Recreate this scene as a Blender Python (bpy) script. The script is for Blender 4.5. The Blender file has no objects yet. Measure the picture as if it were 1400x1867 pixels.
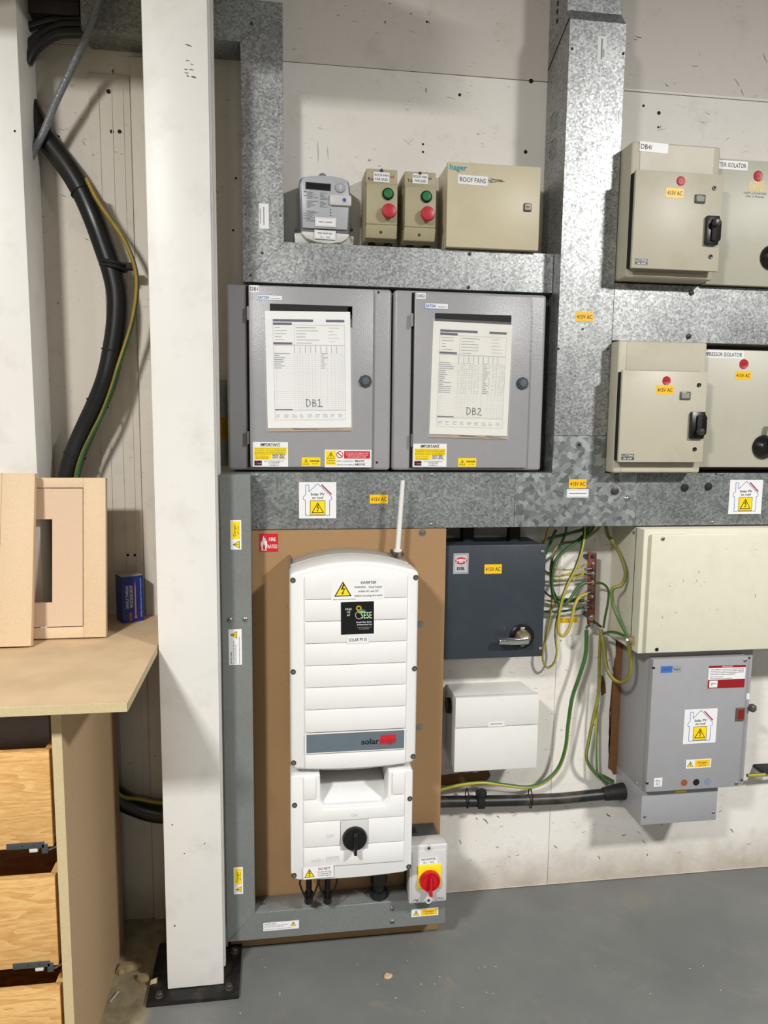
import bpy, bmesh, math, random
from mathutils import Vector, Matrix
random.seed(7)
SC = bpy.context.scene
COL = SC.collection
R = math.radians

# ------------------------------------------------------------------ camera
# X runs along the wall, Z is up, the wall face is y=0 and the room is at y<0.
FPX, YAW, PITCH, ROLL, DIST, EYE = 1350.0, R(8.242), R(6.974), R(0.618), 2.05, 1.425
_cy, _sy, _cp, _sp, _cr, _sr = (math.cos(YAW), math.sin(YAW), math.cos(PITCH), math.sin(PITCH), math.cos(ROLL), math.sin(ROLL))
FW = Vector((_sy*_cp, _cy*_cp, -_sp)); _r = Vector((_cy, -_sy, 0)); _u = _r.cross(FW)
RT = _cr*_r + _sr*_u; UP = -_sr*_r + _cr*_u
cam_d = bpy.data.cameras.new('camera'); cam = bpy.data.objects.new('camera', cam_d); COL.objects.link(cam)
cam_d.sensor_fit = 'VERTICAL'; cam_d.sensor_height = 36.0; cam_d.lens = FPX/1867*36; cam_d.clip_start = .01
cam.matrix_world = Matrix(((RT.x, UP.x, -FW.x, 0), (RT.y, UP.y, -FW.y, -DIST), (RT.z, UP.z, -FW.z, EYE), (0, 0, 0, 1)))
SC.camera = cam

# ------------------------------------------------------------------ light
SC.view_settings.view_transform = 'Standard'; SC.view_settings.look = 'None'
SC.view_settings.exposure = -0.06; SC.view_settings.gamma = 1.0; SC.view_settings.use_curve_mapping = False
wd = bpy.data.worlds.new('world'); SC.world = wd; wd.use_nodes = True
wd.node_tree.nodes['Background'].inputs[0].default_value = (1.0, .97, .93, 1)
wd.node_tree.nodes['Background'].inputs[1].default_value = 0.13
def area(name, loc, size, power, col=(1, .982, .955), sy=None, aim=None):
    l = bpy.data.lights.new(name, 'AREA'); l.size = size; l.energy = power; l.color = col
    if sy: l.shape = 'RECTANGLE'; l.size_y = sy
    o = bpy.data.objects.new(name, l); COL.objects.link(o); o.location = loc
    if aim: o.rotation_euler = (Vector(aim) - Vector(loc)).to_track_quat('-Z', 'Y').to_euler()
    return o
area('ceiling_lamp_right', (2.3, -2.9, 3.0), .36, 182)
area('ceiling_lamp_left', (-1.35, -2.9, 3.0), .36, 168)
area('fill_light_far', (0.6, -6.5, 3.1), 1.2, 45)  # added fill light from behind, not a known fitting

# ------------------------------------------------------------------ measuring helpers
def at(x, y, d):
    """point of the plane d metres in front of the wall that the photograph shows at x, y"""
    v = FW*FPX + RT*(x-700) - UP*(y-933.5)
    t = (DIST-d)/v.y
    return Vector((v.x*t, -d, v.z*t+EYE))
def rect(l, t, r, b, d):
    mx, my = (l+r)/2, (t+b)/2
    return at(l, my, d).x, at(r, my, d).x, at(mx, b, d).z, at(mx, t, d).z      # X0 X1 Z0 Z1

# ------------------------------------------------------------------ materials
def lin(c): return tuple(((v/255)/12.92 if v/255 <= .04045 else ((v/255+.055)/1.055)**2.4) for v in c)
MATS = {}
def mat(name, c, rough=.5, metal=0., var=.05, scale=30., bump=0., bscale=200., coat=0., spec=.5, dirt=0., dcol=(70, 60, 48), dscale=6.):
    if name in MATS: return MATS[name]
    m = bpy.data.materials.new(name); m.use_nodes = True; nt = m.node_tree; N = nt.nodes; L = nt.links
    b = N['Principled BSDF']; c = lin(c)
    b.inputs['Roughness'].default_value = rough; b.inputs['Metallic'].default_value = metal
    b.inputs['Coat Weight'].default_value = coat; b.inputs['Specular IOR Level'].default_value = spec
    tc = N.new('ShaderNodeTexCoord'); n = N.new('ShaderNodeTexNoise'); n.inputs['Scale'].default_value = scale; n.inputs['Detail'].default_value = 4
    L.new(tc.outputs['Object'], n.inputs['Vector'])
    r = N.new('ShaderNodeValToRGB'); r.color_ramp.elements[0].position = .3; r.color_ramp.elements[1].position = .7
    r.color_ramp.elements[0].color = (*[v*(1-var) for v in c], 1); r.color_ramp.elements[1].color = (*[min(1, v*(1+var)) for v in c], 1)
    L.new(n.outputs['Fac'], r.inputs['Fac']); out = r.outputs['Color']
    if dirt > 0:
        n2 = N.new('ShaderNodeTexNoise'); n2.inputs['Scale'].default_value = dscale; n2.inputs['Detail'].default_value = 9; n2.inputs['Roughness'].default_value = .65
        L.new(tc.outputs['Object'], n2.inputs['Vector'])
        r2 = N.new('ShaderNodeValToRGB'); r2.color_ramp.elements[0].position = .52; r2.color_ramp.elements[1].position = .75
        r2.color_ramp.elements[0].color = (0, 0, 0, 1); r2.color_ramp.elements[1].color = (dirt, dirt, dirt, 1)
        L.new(n2.outputs['Fac'], r2.inputs['Fac'])
        mx = N.new('ShaderNodeMixRGB'); mx.inputs[2].default_value = (*lin(dcol), 1)
        L.new(r2.outputs['Color'], mx.inputs[0]); L.new(out, mx.inputs[1]); out = mx.outputs[0]
    L.new(out, b.inputs['Base Color'])
    if bump:
        nb = N.new('ShaderNodeTexNoise'); nb.inputs['Scale'].default_value = bscale; nb.inputs['Detail'].default_value = 3
        L.new(tc.outputs['Object'], nb.inputs['Vector']); bp = N.new('ShaderNodeBump'); bp.inputs['Strength'].default_value = bump; bp.inputs['Distance'].default_value = .001
        L.new(nb.outputs['Fac'], bp.inputs['Height']); L.new(bp.outputs['Normal'], b.inputs['Normal'])
    MATS[name] = m; return m

def galv(name, lo, hi, scale, rough=(.34, .5), metal=.75, stretch=None, cloud=.25):
    m = bpy.data.materials.new(name); m.use_nodes = True; nt = m.node_tree; N = nt.nodes; L = nt.links; b = N['Principled BSDF']
    tc = N.new('ShaderNodeTexCoord'); mp = N.new('ShaderNodeMapping'); L.new(tc.outputs['Object'], mp.inputs[0])
    nz = N.new('ShaderNodeTexNoise'); nz.inputs['Scale'].default_value = scale*.9; L.new(mp.outputs[0], nz.inputs['Vector'])
    ad = N.new('ShaderNodeMixRGB'); ad.blend_type = 'ADD'; ad.inputs[0].default_value = 1.2/scale
    L.new(mp.outputs[0], ad.inputs[1]); L.new(nz.outputs['Color'], ad.inputs[2])
    vo = N.new('ShaderNodeTexVoronoi'); vo.inputs['Scale'].default_value = scale; L.new(ad.outputs[0], vo.inputs['Vector'])
    sep = N.new('ShaderNodeSeparateColor'); L.new(vo.outputs['Color'], sep.inputs[0])
    r = N.new('ShaderNodeValToRGB'); r.color_ramp.elements[0].color = (*lin(lo), 1); r.color_ramp.elements[1].color = (*lin(hi), 1)
    L.new(sep.outputs[0], r.inputs['Fac'])
    n2 = N.new('ShaderNodeTexNoise'); n2.inputs['Scale'].default_value = 7; n2.inputs['Detail'].default_value = 7; L.new(mp.outputs[0], n2.inputs['Vector'])
    r2 = N.new('ShaderNodeValToRGB'); r2.color_ramp.elements[0].position = .35; r2.color_ramp.elements[1].position = .6
    r2.color_ramp.elements[0].color = (1-cloud,)*3+(1,); r2.color_ramp.elements[1].color = (1, 1, 1, 1)
    L.new(n2.outputs['Fac'], r2.inputs['Fac'])
    mu = N.new('ShaderNodeMixRGB'); mu.blend_type = 'MULTIPLY'; mu.inputs[0].default_value = 1; L.new(r.outputs[0], mu.inputs[1]); L.new(r2.outputs[0], mu.inputs[2])
    L.new(mu.outputs[0], b.inputs['Base Color']); b.inputs['Metallic'].default_value = metal
    mr = N.new('ShaderNodeMapRange'); mr.inputs[3].default_value = rough[0]; mr.inputs[4].default_value = rough[1]
    L.new(sep.outputs[1], mr.inputs[0]); L.new(mr.outputs[0], b.inputs['Roughness'])
    MATS[name] = m; return m
GALV = galv('galvanised', (134, 137, 137), (192, 194, 193), 230, rough=(.35, .49))
GALVD = galv('galvanised_dull', (126, 130, 130), (170, 174, 173), 200, rough=(.42, .55))
GALVB = galv('galvanised_big_spangle', (124, 128, 128), (184, 189, 188), 75, rough=(.36, .52), cloud=.12)
ZINC = galv('zinc_plain', (136, 140, 138), (144, 148, 146), 300, rough=(.42, .46), metal=.4, cloud=.08)

def wood(name, c1, c2, scale=9., along='X', ring=2.5, rough=.45):
    m = bpy.data.materials.new(name); m.use_nodes = True; nt = m.node_tree; N = nt.nodes; L = nt.links; b = N['Principled BSDF']
    tc = N.new('ShaderNodeTexCoord'); mp = N.new('ShaderNodeMapping'); L.new(tc.outputs['Object'], mp.inputs[0])
    mp.inputs['Scale'].default_value = (1.3, 3, 9) if along == 'X' else (9, 3, 1.3)
    n = N.new('ShaderNodeTexNoise'); n.inputs['Scale'].default_value = ring; n.inputs['Detail'].default_value = 2; L.new(mp.outputs[0], n.inputs['Vector'])
    m1 = N.new('ShaderNodeMath'); m1.operation = 'MULTIPLY'; m1.inputs[1].default_value = scale; L.new(n.outputs['Fac'], m1.inputs[0])
    m2 = N.new('ShaderNodeMath'); m2.operation = 'FRACT'; L.new(m1.outputs[0], m2.inputs[0])
    n3 = N.new('ShaderNodeTexNoise'); n3.inputs['Scale'].default_value = 40; n3.inputs['Detail'].default_value = 6; L.new(mp.outputs[0], n3.inputs['Vector'])
    m3 = N.new('ShaderNodeMath'); m3.operation = 'MULTIPLY_ADD'; m3.inputs[1].default_value = .45; L.new(m2.outputs[0], m3.inputs[0]); L.new(n3.outputs['Fac'], m3.inputs[2])
    r = N.new('ShaderNodeValToRGB'); r.color_ramp.elements[0].position = .35; r.color_ramp.elements[1].position = 1.0
    r.color_ramp.elements[0].color = (*lin(c1), 1); r.color_ramp.elements[1].color = (*lin(c2), 1); L.new(m3.outputs[0], r.inputs['Fac'])
    L.new(r.outputs[0], b.inputs['Base Color']); b.inputs['Roughness'].default_value = rough
    MATS[name] = m; return m
OAK = wood('oak', (226, 186, 124), (196, 146, 84))

ZJOINT = at(760, 131, 0).z
def _left(N, L, v):
    mr = N.new('ShaderNodeMapRange'); mr.inputs[1].default_value = -.12; mr.inputs[2].default_value = -.10; mr.inputs[3].default_value = .75; mr.inputs[4].default_value = 0
    L.new(v, mr.inputs[0]); return mr.outputs[0]
def wall_mat():
    m = bpy.data.materials.new('painted_wall'); m.use_nodes = True; nt = m.node_tree; N = nt.nodes; L = nt.links; b = N['Principled BSDF']
    tc = N.new('ShaderNodeTexCoord'); sx = N.new('ShaderNodeSeparateXYZ'); L.new(tc.outputs['Object'], sx.inputs[0])
    def noise(s, det=6, ro=.6, vec=None, dist=0):
        n = N.new('ShaderNodeTexNoise'); n.inputs['Scale'].default_value = s; n.inputs['Detail'].default_value = det; n.inputs['Roughness'].default_value = ro; n.inputs['Distortion'].default_value = dist
        L.new(vec or tc.outputs['Object'], n.inputs['Vector']); return n.outputs['Fac']
    def ramp(fac, stops):
        r = N.new('ShaderNodeValToRGB'); e = r.color_ramp.elements
        e[0].position, e[0].color = stops[0][0], (*stops[0][1], 1); e[1].position, e[1].color = stops[-1][0], (*stops[-1][1], 1)
        for p, c in stops[1:-1]: x = e.new(p); x.color = (*c, 1)
        L.new(fac, r.inputs['Fac']); return r.outputs['Color']
    def mix(f, a, c2, mode='MIX'):
        x = N.new('ShaderNodeMixRGB'); x.blend_type = mode
        if isinstance(f, float): x.inputs[0].default_value = f
        else: L.new(f, x.inputs[0])
        for i, v in ((1, a), (2, c2)):
            if isinstance(v, tuple): x.inputs[i].default_value = (*v, 1)
            else: L.new(v, x.inputs[i])
        return x.outputs[0]
    def math_(op, a, v):
        x = N.new('ShaderNodeMath'); x.operation = op
        for i, q in enumerate((a, v)):
            if isinstance(q, (int, float)): x.inputs[i].default_value = q
            else: L.new(q, x.inputs[i])
        return x.outputs[0]
    base = ramp(noise(2.2), [(.3, lin((226, 221, 213))), (.7, lin((238, 234, 227)))])
    # shade at the top of the wall, put into the upper boards' colour
    up = math_('GREATER_THAN', math_('ADD', sx.outputs['Z'], math_('MULTIPLY', sx.outputs['X'], .0)), ZJOINT)
    base = mix(up, base, lin((212, 205, 197)))
    # the left bay has a duller, yellower tone
    lf = ramp(sx.outputs['X'], [(0, (0, 0, 0)), (1, (0, 0, 0))]) if False else _left(N, L, sx.outputs['X'])
    base = mix(lf, base, lin((205, 196, 180)))
    # smudges
    s = ramp(noise(9, 8, .7), [(.54, (0, 0, 0)), (.72, (.28, .28, .28))]); base = mix(s, base, lin((158, 146, 128)))
    # small scuffs and nicks
    mp = N.new('ShaderNodeMapping'); mp.inputs['Rotation'].default_value = (0, .7, 0); mp.inputs['Scale'].default_value = (1, 1, 3.0); L.new(tc.outputs['Object'], mp.inputs[0])
    k = ramp(noise(32, 5, .55, mp.outputs[0], 1.0), [(.655, (0, 0, 0)), (.70, (.85, .85, .85))])
    msk = ramp(noise(5, 2), [(.45, (0, 0, 0)), (.6, (1, 1, 1))])
    k = mix(1.0, k, msk, 'MULTIPLY'); base = mix(k, base, lin((92, 80, 66)))
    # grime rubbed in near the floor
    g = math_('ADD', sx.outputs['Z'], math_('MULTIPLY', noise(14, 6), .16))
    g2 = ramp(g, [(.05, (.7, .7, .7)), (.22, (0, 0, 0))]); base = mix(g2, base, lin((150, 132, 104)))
    L.new(base, b.inputs['Base Color']); b.inputs['Roughness'].default_value = .55
    bp = N.new('ShaderNodeBump'); bp.inputs['Strength'].default_value = .35; bp.inputs['Distance'].default_value = .002; L.new(noise(60, 6), bp.inputs['Height']); L.new(bp.outputs['Normal'], b.inputs['Normal'])
    return m
WALL = wall_mat()

def floor_mat():
    m = bpy.data.materials.new('painted_floor'); m.use_nodes = True; nt = m.node_tree; N = nt.nodes; L = nt.links; b = N['Principled BSDF']
    tc = N.new('ShaderNodeTexCoord'); sx = N.new('ShaderNodeSeparateXYZ'); L.new(tc.outputs['Object'], sx.inputs[0])
    def noise(s, det=6, ro=.6, dist=0):
        n = N.new('ShaderNodeTexNoise'); n.inputs['Scale'].default_value = s; n.inputs['Detail'].default_value = det; n.inputs['Roughness'].default_value = ro; n.inputs['Distortion'].default_value = dist
        L.new(tc.outputs['Object'], n.inputs['Vector']); return n.outputs['Fac']
    def ramp(f, a, ca, c, cc):
        r = N.new('ShaderNodeValToRGB'); r.color_ramp.elements[0].position = a; r.color_ramp.elements[0].color = (*ca, 1)
        r.color_ramp.elements[1].position = c; r.color_ramp.elements[1].color = (*cc, 1); L.new(f, r.inputs['Fac']); return r.outputs[0]
    def mix(f, a, c):
        x = N.new('ShaderNodeMixRGB'); L.new(f, x.inputs[0])
        for i, v in ((1, a), (2, c)):
            if isinstance(v, tuple): x.inputs[i].default_value = (*v, 1)
            else: L.new(v, x.inputs[i])
        return x.outputs[0]
    c = ramp(noise(3), .3, lin((101, 103, 102)), .7, lin((117, 119, 116)))
    c = mix(ramp(noise(6, 9, .72, .8), .56, (0, 0, 0), .70, (.55, .55, .55)), c, lin((136, 128, 110)))
    c = mix(ramp(noise(160, 2), .74, (0, 0, 0), .78, (.9, .9, .9)), c, lin((160, 156, 148)))
    # bare dusty concrete left of the column foot
    a = N.new('ShaderNodeMath'); a.operation = 'MULTIPLY_ADD'; a.inputs[1].default_value = .08; L.new(noise(12), a.inputs[0]); L.new(sx.outputs['X'], a.inputs[2])
    c = mix(ramp(a.outputs[0], 0, (1, 1, 1), 1, (1, 1, 1)) if False else _edge(N, L, a.outputs[0]), c, ramp(noise(25, 7), .35, lin((128, 118, 94)), .65, lin((160, 150, 124))))
    L.new(c, b.inputs['Base Color']); b.inputs['Roughness'].default_value = .42
    bp = N.new('ShaderNodeBump'); bp.inputs['Strength'].default_value = .25; bp.inputs['Distance'].default_value = .003; L.new(noise(30, 8), bp.inputs['Height']); L.new(bp.outputs['Normal'], b.inputs['Normal'])
    return m
def _edge(N, L, v):
    mr = N.new('ShaderNodeMapRange'); mr.inputs[1].default_value = -.29; mr.inputs[2].default_value = -.265; mr.inputs[3].default_value = 1; mr.inputs[4].default_value = 0
    L.new(v, mr.inputs[0]); return mr.outputs[0]
FLOOR = floor_mat()

WHITEPAINT = mat('white_paint', (230, 228, 223), .4, var=.02, scale=5, dirt=.22, dcol=(150, 140, 120), dscale=9, bump=.15, bscale=60)
DBGREY = mat('grey_enamel', (158, 158, 160), .32, var=.02, bump=.5, bscale=320)
SWGREY = mat('switch_grey', (160, 160, 163), .35, var=.02, bump=.1, bscale=300)
BEIGE = mat('beige_enamel', (194, 188, 168), .42, var=.03, scale=6, dirt=.35, dcol=(150, 140, 105), dscale=7)
PANELB = mat('beige_panel', (186, 183, 166), .42, var=.03, scale=5, dirt=.25, dcol=(150, 142, 112), dscale=6)
CREAM = mat('cream_enamel', (222, 219, 198), .35, var=.02, dirt=.12, dcol=(140, 125, 90), dscale=12)
HAGER = mat('sand_enamel', (205, 195, 165), .42, var=.02, dirt=.15, dcol=(150, 140, 120), dscale=14)
STARTER = mat('olive_plastic', (172, 163, 132), .5, var=.03, dirt=.3, dcol=(120, 112, 88), dscale=12)
NAVY = mat('dark_blue_enamel', (50, 58, 66), .42, var=.04, scale=8, bump=.2, bscale=400, dirt=.15, dcol=(90, 95, 100), dscale=16)
INVW = mat('inverter_white', (229, 229, 227), .42, var=.01)
INVW2 = mat('inverter_white_raised', (233, 233, 231), .4, var=.01)
PLW = mat('white_plastic', (227, 226, 222), .35, var=.01, dirt=.1, dcol=(160, 155, 145), dscale=8)
PLG = mat('light_grey_plastic', (205, 204, 202), .4, var=.01)
DKG = mat('dark_grey_plastic', (62, 68, 72), .5)
BLK = mat('black_plastic', (14, 14, 15), .32)
BLKM = mat('black_matt', (20, 20, 20), .7)
GAP = mat('dark_gap', (18, 18, 18), .8)
CHROME = mat('chrome', (215, 215, 212), .14, metal=1)
STEEL = mat('steel_screw', (165, 165, 162), .3, metal=.9)
DSTEEL = mat('dull_screw', (80, 78, 72), .45, metal=.6)
COPPER = mat('tarnished_copper', (122, 66, 48), .5, metal=.5, var=.2, scale=60)
MDF = mat('mdf_board', (162, 128, 88), .7, var=.07, scale=350, bump=.1, bscale=500)
MDFP = mat('mdf_pale', (216, 190, 156), .65, var=.05, scale=260)
MDFP2 = mat('mdf_pinkish', (212, 184, 156), .65, var=.05, scale=260)
MDFE = mat('mdf_cut_edge', (196, 180, 140), .7, var=.05, scale=200)
SIDE = mat('side_board', (186, 158, 122), .65, var=.05, scale=120)
WTOP = mat('worktop_board', (208, 182, 146), .6, var=.09, scale=14, dirt=.3, dcol=(190, 158, 110), dscale=12)
PIPE = mat('black_conduit', (26, 26, 26), .42, var=.2, scale=20, dirt=.55, dcol=(110, 100, 84), dscale=9)
CABLEB = mat('black_cable', (20, 22, 22), .35, var=.2, scale=12, dirt=.35, dcol=(62, 56, 36), dscale=7)
GRN = mat('cable_green', (56, 100, 50), .4, var=.1, dirt=.2)
YEL = mat('cable_yellow', (176, 162, 56), .4, var=.1, dirt=.2)
OLV = mat('cable_olive', (134, 126, 52), .45, var=.15, dirt=.3)
ORG = mat('cable_orange', (160, 132, 78), .4, var=.1, dirt=.2)
DGRN = mat('cable_dark_green', (30, 72, 48), .4, var=.1, dirt=.2)
WHT = mat('label_white', (236, 236, 236), .4, var=.005)
INK = mat('ink', (18, 18, 20), .5)
GINK = mat('grey_ink', (120, 120, 124), .5)
LINK = mat('light_ink', (178, 178, 180), .5)
NINK = mat('navy_ink', (48, 50, 82), .5)
YL = mat('label_yellow', (250, 218, 20), .4, var=.01)
AMB = mat('label_amber', (246, 196, 24), .4, var=.01)
RED = mat('label_red', (206, 32, 44), .4, var=.01)
DRED = mat('label_dark_red', (150, 22, 30), .4, var=.01)
MAG = mat('label_magenta', (176, 40, 90), .4)
BLU = mat('label_blue', (70, 110, 190), .4)
EBLU = mat('maker_blue', (24, 98, 176), .4)
TEAL = mat('maker_teal', (40, 150, 176), .4)
LIME = mat('lime', (140, 196, 70), .4)
PAPER = mat('paper', (238, 238, 236), .5, var=.015, scale=12)
PAPERD = mat('paper_stained', (232, 230, 222), .5, var=.02, scale=8, dirt=.22, dcol=(190, 170, 130), dscale=10)
BROWN = mat('bare_board', (122, 82, 48), .8, var=.15, scale=40)
RUST = mat('black_steel_plate', (30, 29, 28), .45, metal=.3, var=.2, scale=40, dirt=.5, dcol=(96, 84, 66), dscale=22)
HOLE = mat('drill_hole', (40, 22, 18), .9)

# ------------------------------------------------------------------ mesh builder
_glyph = {}
def glyphs(s, bold=0.):
    k = (s, bold)
    if k not in _glyph:
        cu = bpy.data.curves.new('t', 'FONT'); cu.body = s; cu.resolution_u = 3; cu.offset = bold
        o = bpy.data.objects.new('t', cu); me = bpy.data.meshes.new_from_object(o)
        vs = [(v.co.x, v.co.y) for v in me.vertices]; fs = [tuple(p.vertices) for p in me.polygons]
        bpy.data.objects.remove(o); bpy.data.curves.remove(cu); bpy.data.meshes.remove(me)
        _glyph[k] = (vs, fs)
    return _glyph[k]

class MB:
    def __init__(s): s.v = []; s.f = []; s.mi = []; s.mats = []
    def _m(s, m):
        if m not in s.mats: s.mats.append(m)
        return s.mats.index(m)
    def raw(s, vs, fs, m):
        k = len(s.v); s.v += [tuple(v) for v in vs]; i = s._m(m)
        for f in fs: s.f.append(tuple(a+k for a in f)); s.mi.append(i)
        return s
    def bm(s, b, m):
        b.verts.ensure_lookup_table(); b.verts.index_update()
        s.raw([v.co[:] for v in b.verts], [[v.index for v in f.verts] for f in b.faces], m); b.free(); return s
    def hull8(s, A, B, m, bev=0, seg=2):
        """A, B: two rings of corner points joined as a prism"""
        b = bmesh.new(); n = len(A); va = [b.verts.new(p) for p in A]; vb = [b.verts.new(p) for p in B]
        b.faces.new(va); b.faces.new(vb[::-1])
        for i in range(n): b.faces.new((va[i], vb[i], vb[(i+1) % n], va[(i+1) % n]))
        bmesh.ops.recalc_face_normals(b, faces=b.faces)
        if bev: bmesh.ops.bevel(b, geom=b.edges[:], offset=bev, segments=seg, profile=.5, affect='EDGES', clamp_overlap=True)
        return s.bm(b, m)
    def box(s, x0, x1, d0, d1, z0, z1, m, bev=0, seg=2):
        x0, x1 = sorted((x0, x1)); z0, z1 = sorted((z0, z1)); d0, d1 = sorted((d0, d1))
        q = lambda d: [(x0, -d, z0), (x1, -d, z0), (x1, -d, z1), (x0, -d, z1)]
        return s.hull8(q(d0), q(d1), m, bev, seg)
    def prism(s, pts, d0, d1, m, bev=0, seg=2):
        """outline of (x, z) pairs pushed from depth d0 to d1"""
        return s.hull8([(x, -d0, z) for x, z in pts], [(x, -d1, z) for x, z in pts], m, bev, seg)
    def lathe(s, c, ax, prof, m, n=28):
        """profile of (radius, height) pairs turned about ax from c"""
        c = Vector(c); ax = Vector(ax).normalized(); t = Vector((0, 0, 1)) if abs(ax.z) < .9 else Vector((1, 0, 0)); a = ax.cross(t).normalized(); b_ = ax.cross(a)
        vs = []; fs = []
        for r, h in prof:
            for i in range(n): w = 2*math.pi*i/n; vs.append(c+ax*h+(a*math.cos(w)+b_*math.sin(w))*r)
        for j in range(len(prof)-1):
            for i in range(n): k = (i+1) % n; fs.append((j*n+i, j*n+k, (j+1)*n+k, (j+1)*n+i))
        fs.append(tuple(range(n))[::-1]); fs.append(tuple((len(prof)-1)*n+i for i in range(n)))
        return s.raw(vs, fs, m)
    def cyl(s, c, ax, r, L_, m, n=24, r2=None):
        r2 = r if r2 is None else r2; e = min(r, r2, L_)*.12
        return s.lathe(c, ax, [(r, 0), (r2, L_-e), (max(r2-e, .0001), L_)], m, n)
    def tube(s, pts, r, m, n=10, m2=None, twist=0., smooth=True, sub=5, r2=None):
        P = [Vector(p) for p in pts]
        if smooth and len(P) > 2:
            Q = []
            for i in range(len(P)-1):
                p0, p1, p2, p3 = P[max(i-1, 0)], P[i], P[i+1], P[min(i+2, len(P)-1)]
                for k in range(sub):
                    t = k/sub; Q.append(.5*((2*p1)+(p2-p0)*t+(2*p0-5*p1+4*p2-p3)*t*t+(3*p1-p0-3*p2+p3)*t**3))
            Q.append(P[-1]); P = Q
        vs = []; T = [(P[min(i+1, len(P)-1)]-P[max(i-1, 0)]).normalized() for i in range(len(P))]
        up = Vector((0, -1, 0)); up = (up-T[0]*up.dot(T[0])).normalized() if abs(up.dot(T[0])) < .95 else Vector((1, 0, 0))
        dist = 0
        for i, p in enumerate(P):
            if i: dist += (p-P[i-1]).length
            up = (up-T[i]*up.dot(T[i])).normalized(); sd = T[i].cross(up)
            rr = r if r2 is None else r+(r2-r)*i/(len(P)-1)
            for k in range(n):
                w = 2*math.pi*k/n+twist*dist; vs.append(p+(up*math.cos(w)+sd*math.sin(w))*rr)
        fa = []; fb = []
        for j in range(len(P)-1):
            for i in range(n):
                k = (i+1) % n; f = (j*n+i, j*n+k, (j+1)*n+k, (j+1)*n+i)
                (fb if (m2 and i in (0, 1, 2, n-1, n-2)) else fa).append(f)
        k0 = len(s.v); s.v += [tuple(v) for v in vs]; i1 = s._m(m)
        for f in fa+[tuple(range(n))[::-1], tuple((len(P)-1)*n+i for i in range(n))]: s.f.append(tuple(a+k0 for a in f)); s.mi.append(i1)
        if fb:
            i2 = s._m(m2)
            for f in fb: s.f.append(tuple(a+k0 for a in f)); s.mi.append(i2)
        return s
    def build(s, name, parent=None, base=None, xf=None, sharp=38):
        me = bpy.data.meshes.new(name); vs = [Vector(v) for v in s.v]
        if xf: vs = [xf @ v for v in vs]
        if parent is not None: org = ORIG[parent.name]
        elif base is not None: org = Vector(base)
        else:
            xs = [v.x for v in vs]; ys = [v.y for v in vs]; zs = [v.z for v in vs]
            org = Vector(((min(xs)+max(xs))/2, max(ys), min(zs)))
        me.from_pydata([v-org for v in vs], [], s.f); me.update()
        for m in s.mats: me.materials.append(m)
        me.polygons.foreach_set('material_index', s.mi)
        b = bmesh.new(); b.from_mesh(me); bmesh.ops.recalc_face_normals(b, faces=b.faces); b.to_mesh(me); b.free()
        me.shade_smooth(); me.set_sharp_from_angle(angle=R(sharp))
        o = bpy.data.objects.new(name, me); COL.objects.link(o); ORIG[o.name] = org
        if parent is not None: o.parent = parent
        else: o.location = org
        return o
ORIG = {}
def tag(o, label, cat=None, group=None, kind=None):
    if label: o['label'] = label
    if cat: o['category'] = cat
    if group: o['group'] = group
    if kind: o['kind'] = kind
    return o
def thing(name, label, cat, loc, group=None):
    o = bpy.data.objects.new(name, None); COL.objects.link(o); o.empty_display_size = .02; o.location = loc; ORIG[o.name] = Vector(loc)
    return tag(o, label, cat, group)
def struct(mb, name): return tag(mb.build(name, base=(0, 0, 0)), None, kind='structure')

def screw(parent, c, r=.004, m=None, name='screw', h=None, ax=(0, -1, 0), slot=True):
    b = MB(); h = h or r*.7; b.lathe(c, ax, [(r, 0), (r*.95, h*.6), (r*.6, h), (.0001, h*1.05)], m or STEEL, 14)
    if slot:
        c = Vector(c); a = random.uniform(0, 3.1); y = -(h*1.06)
        if ax == (0, -1, 0):
            dx, dz = math.cos(a)*r*.8, math.sin(a)*r*.8; nx, nz = -math.sin(a)*r*.12, math.cos(a)*r*.12
            b.hull8([(c.x-dx-nx, c.y+y, c.z-dz-nz), (c.x+dx-nx, c.y+y, c.z+dz-nz), (c.x+dx+nx, c.y+y, c.z+dz+nz), (c.x-dx+nx, c.y+y, c.z-dz+nz)],
                    [(c.x-dx-nx, c.y+y-.0002, c.z-dz-nz), (c.x+dx-nx, c.y+y-.0002, c.z+dz-nz), (c.x+dx+nx, c.y+y-.0002, c.z+dz+nz), (c.x-dx+nx, c.y+y-.0002, c.z-dz+nz)], GAP)
    return b.build(name, parent)
def hole(b, c, r, m=HOLE):   # a drilled hole seen as a dark dimple
    b.lathe(c, (0, -1, 0), [(r, 0), (r, .0006)], m, 12)

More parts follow.
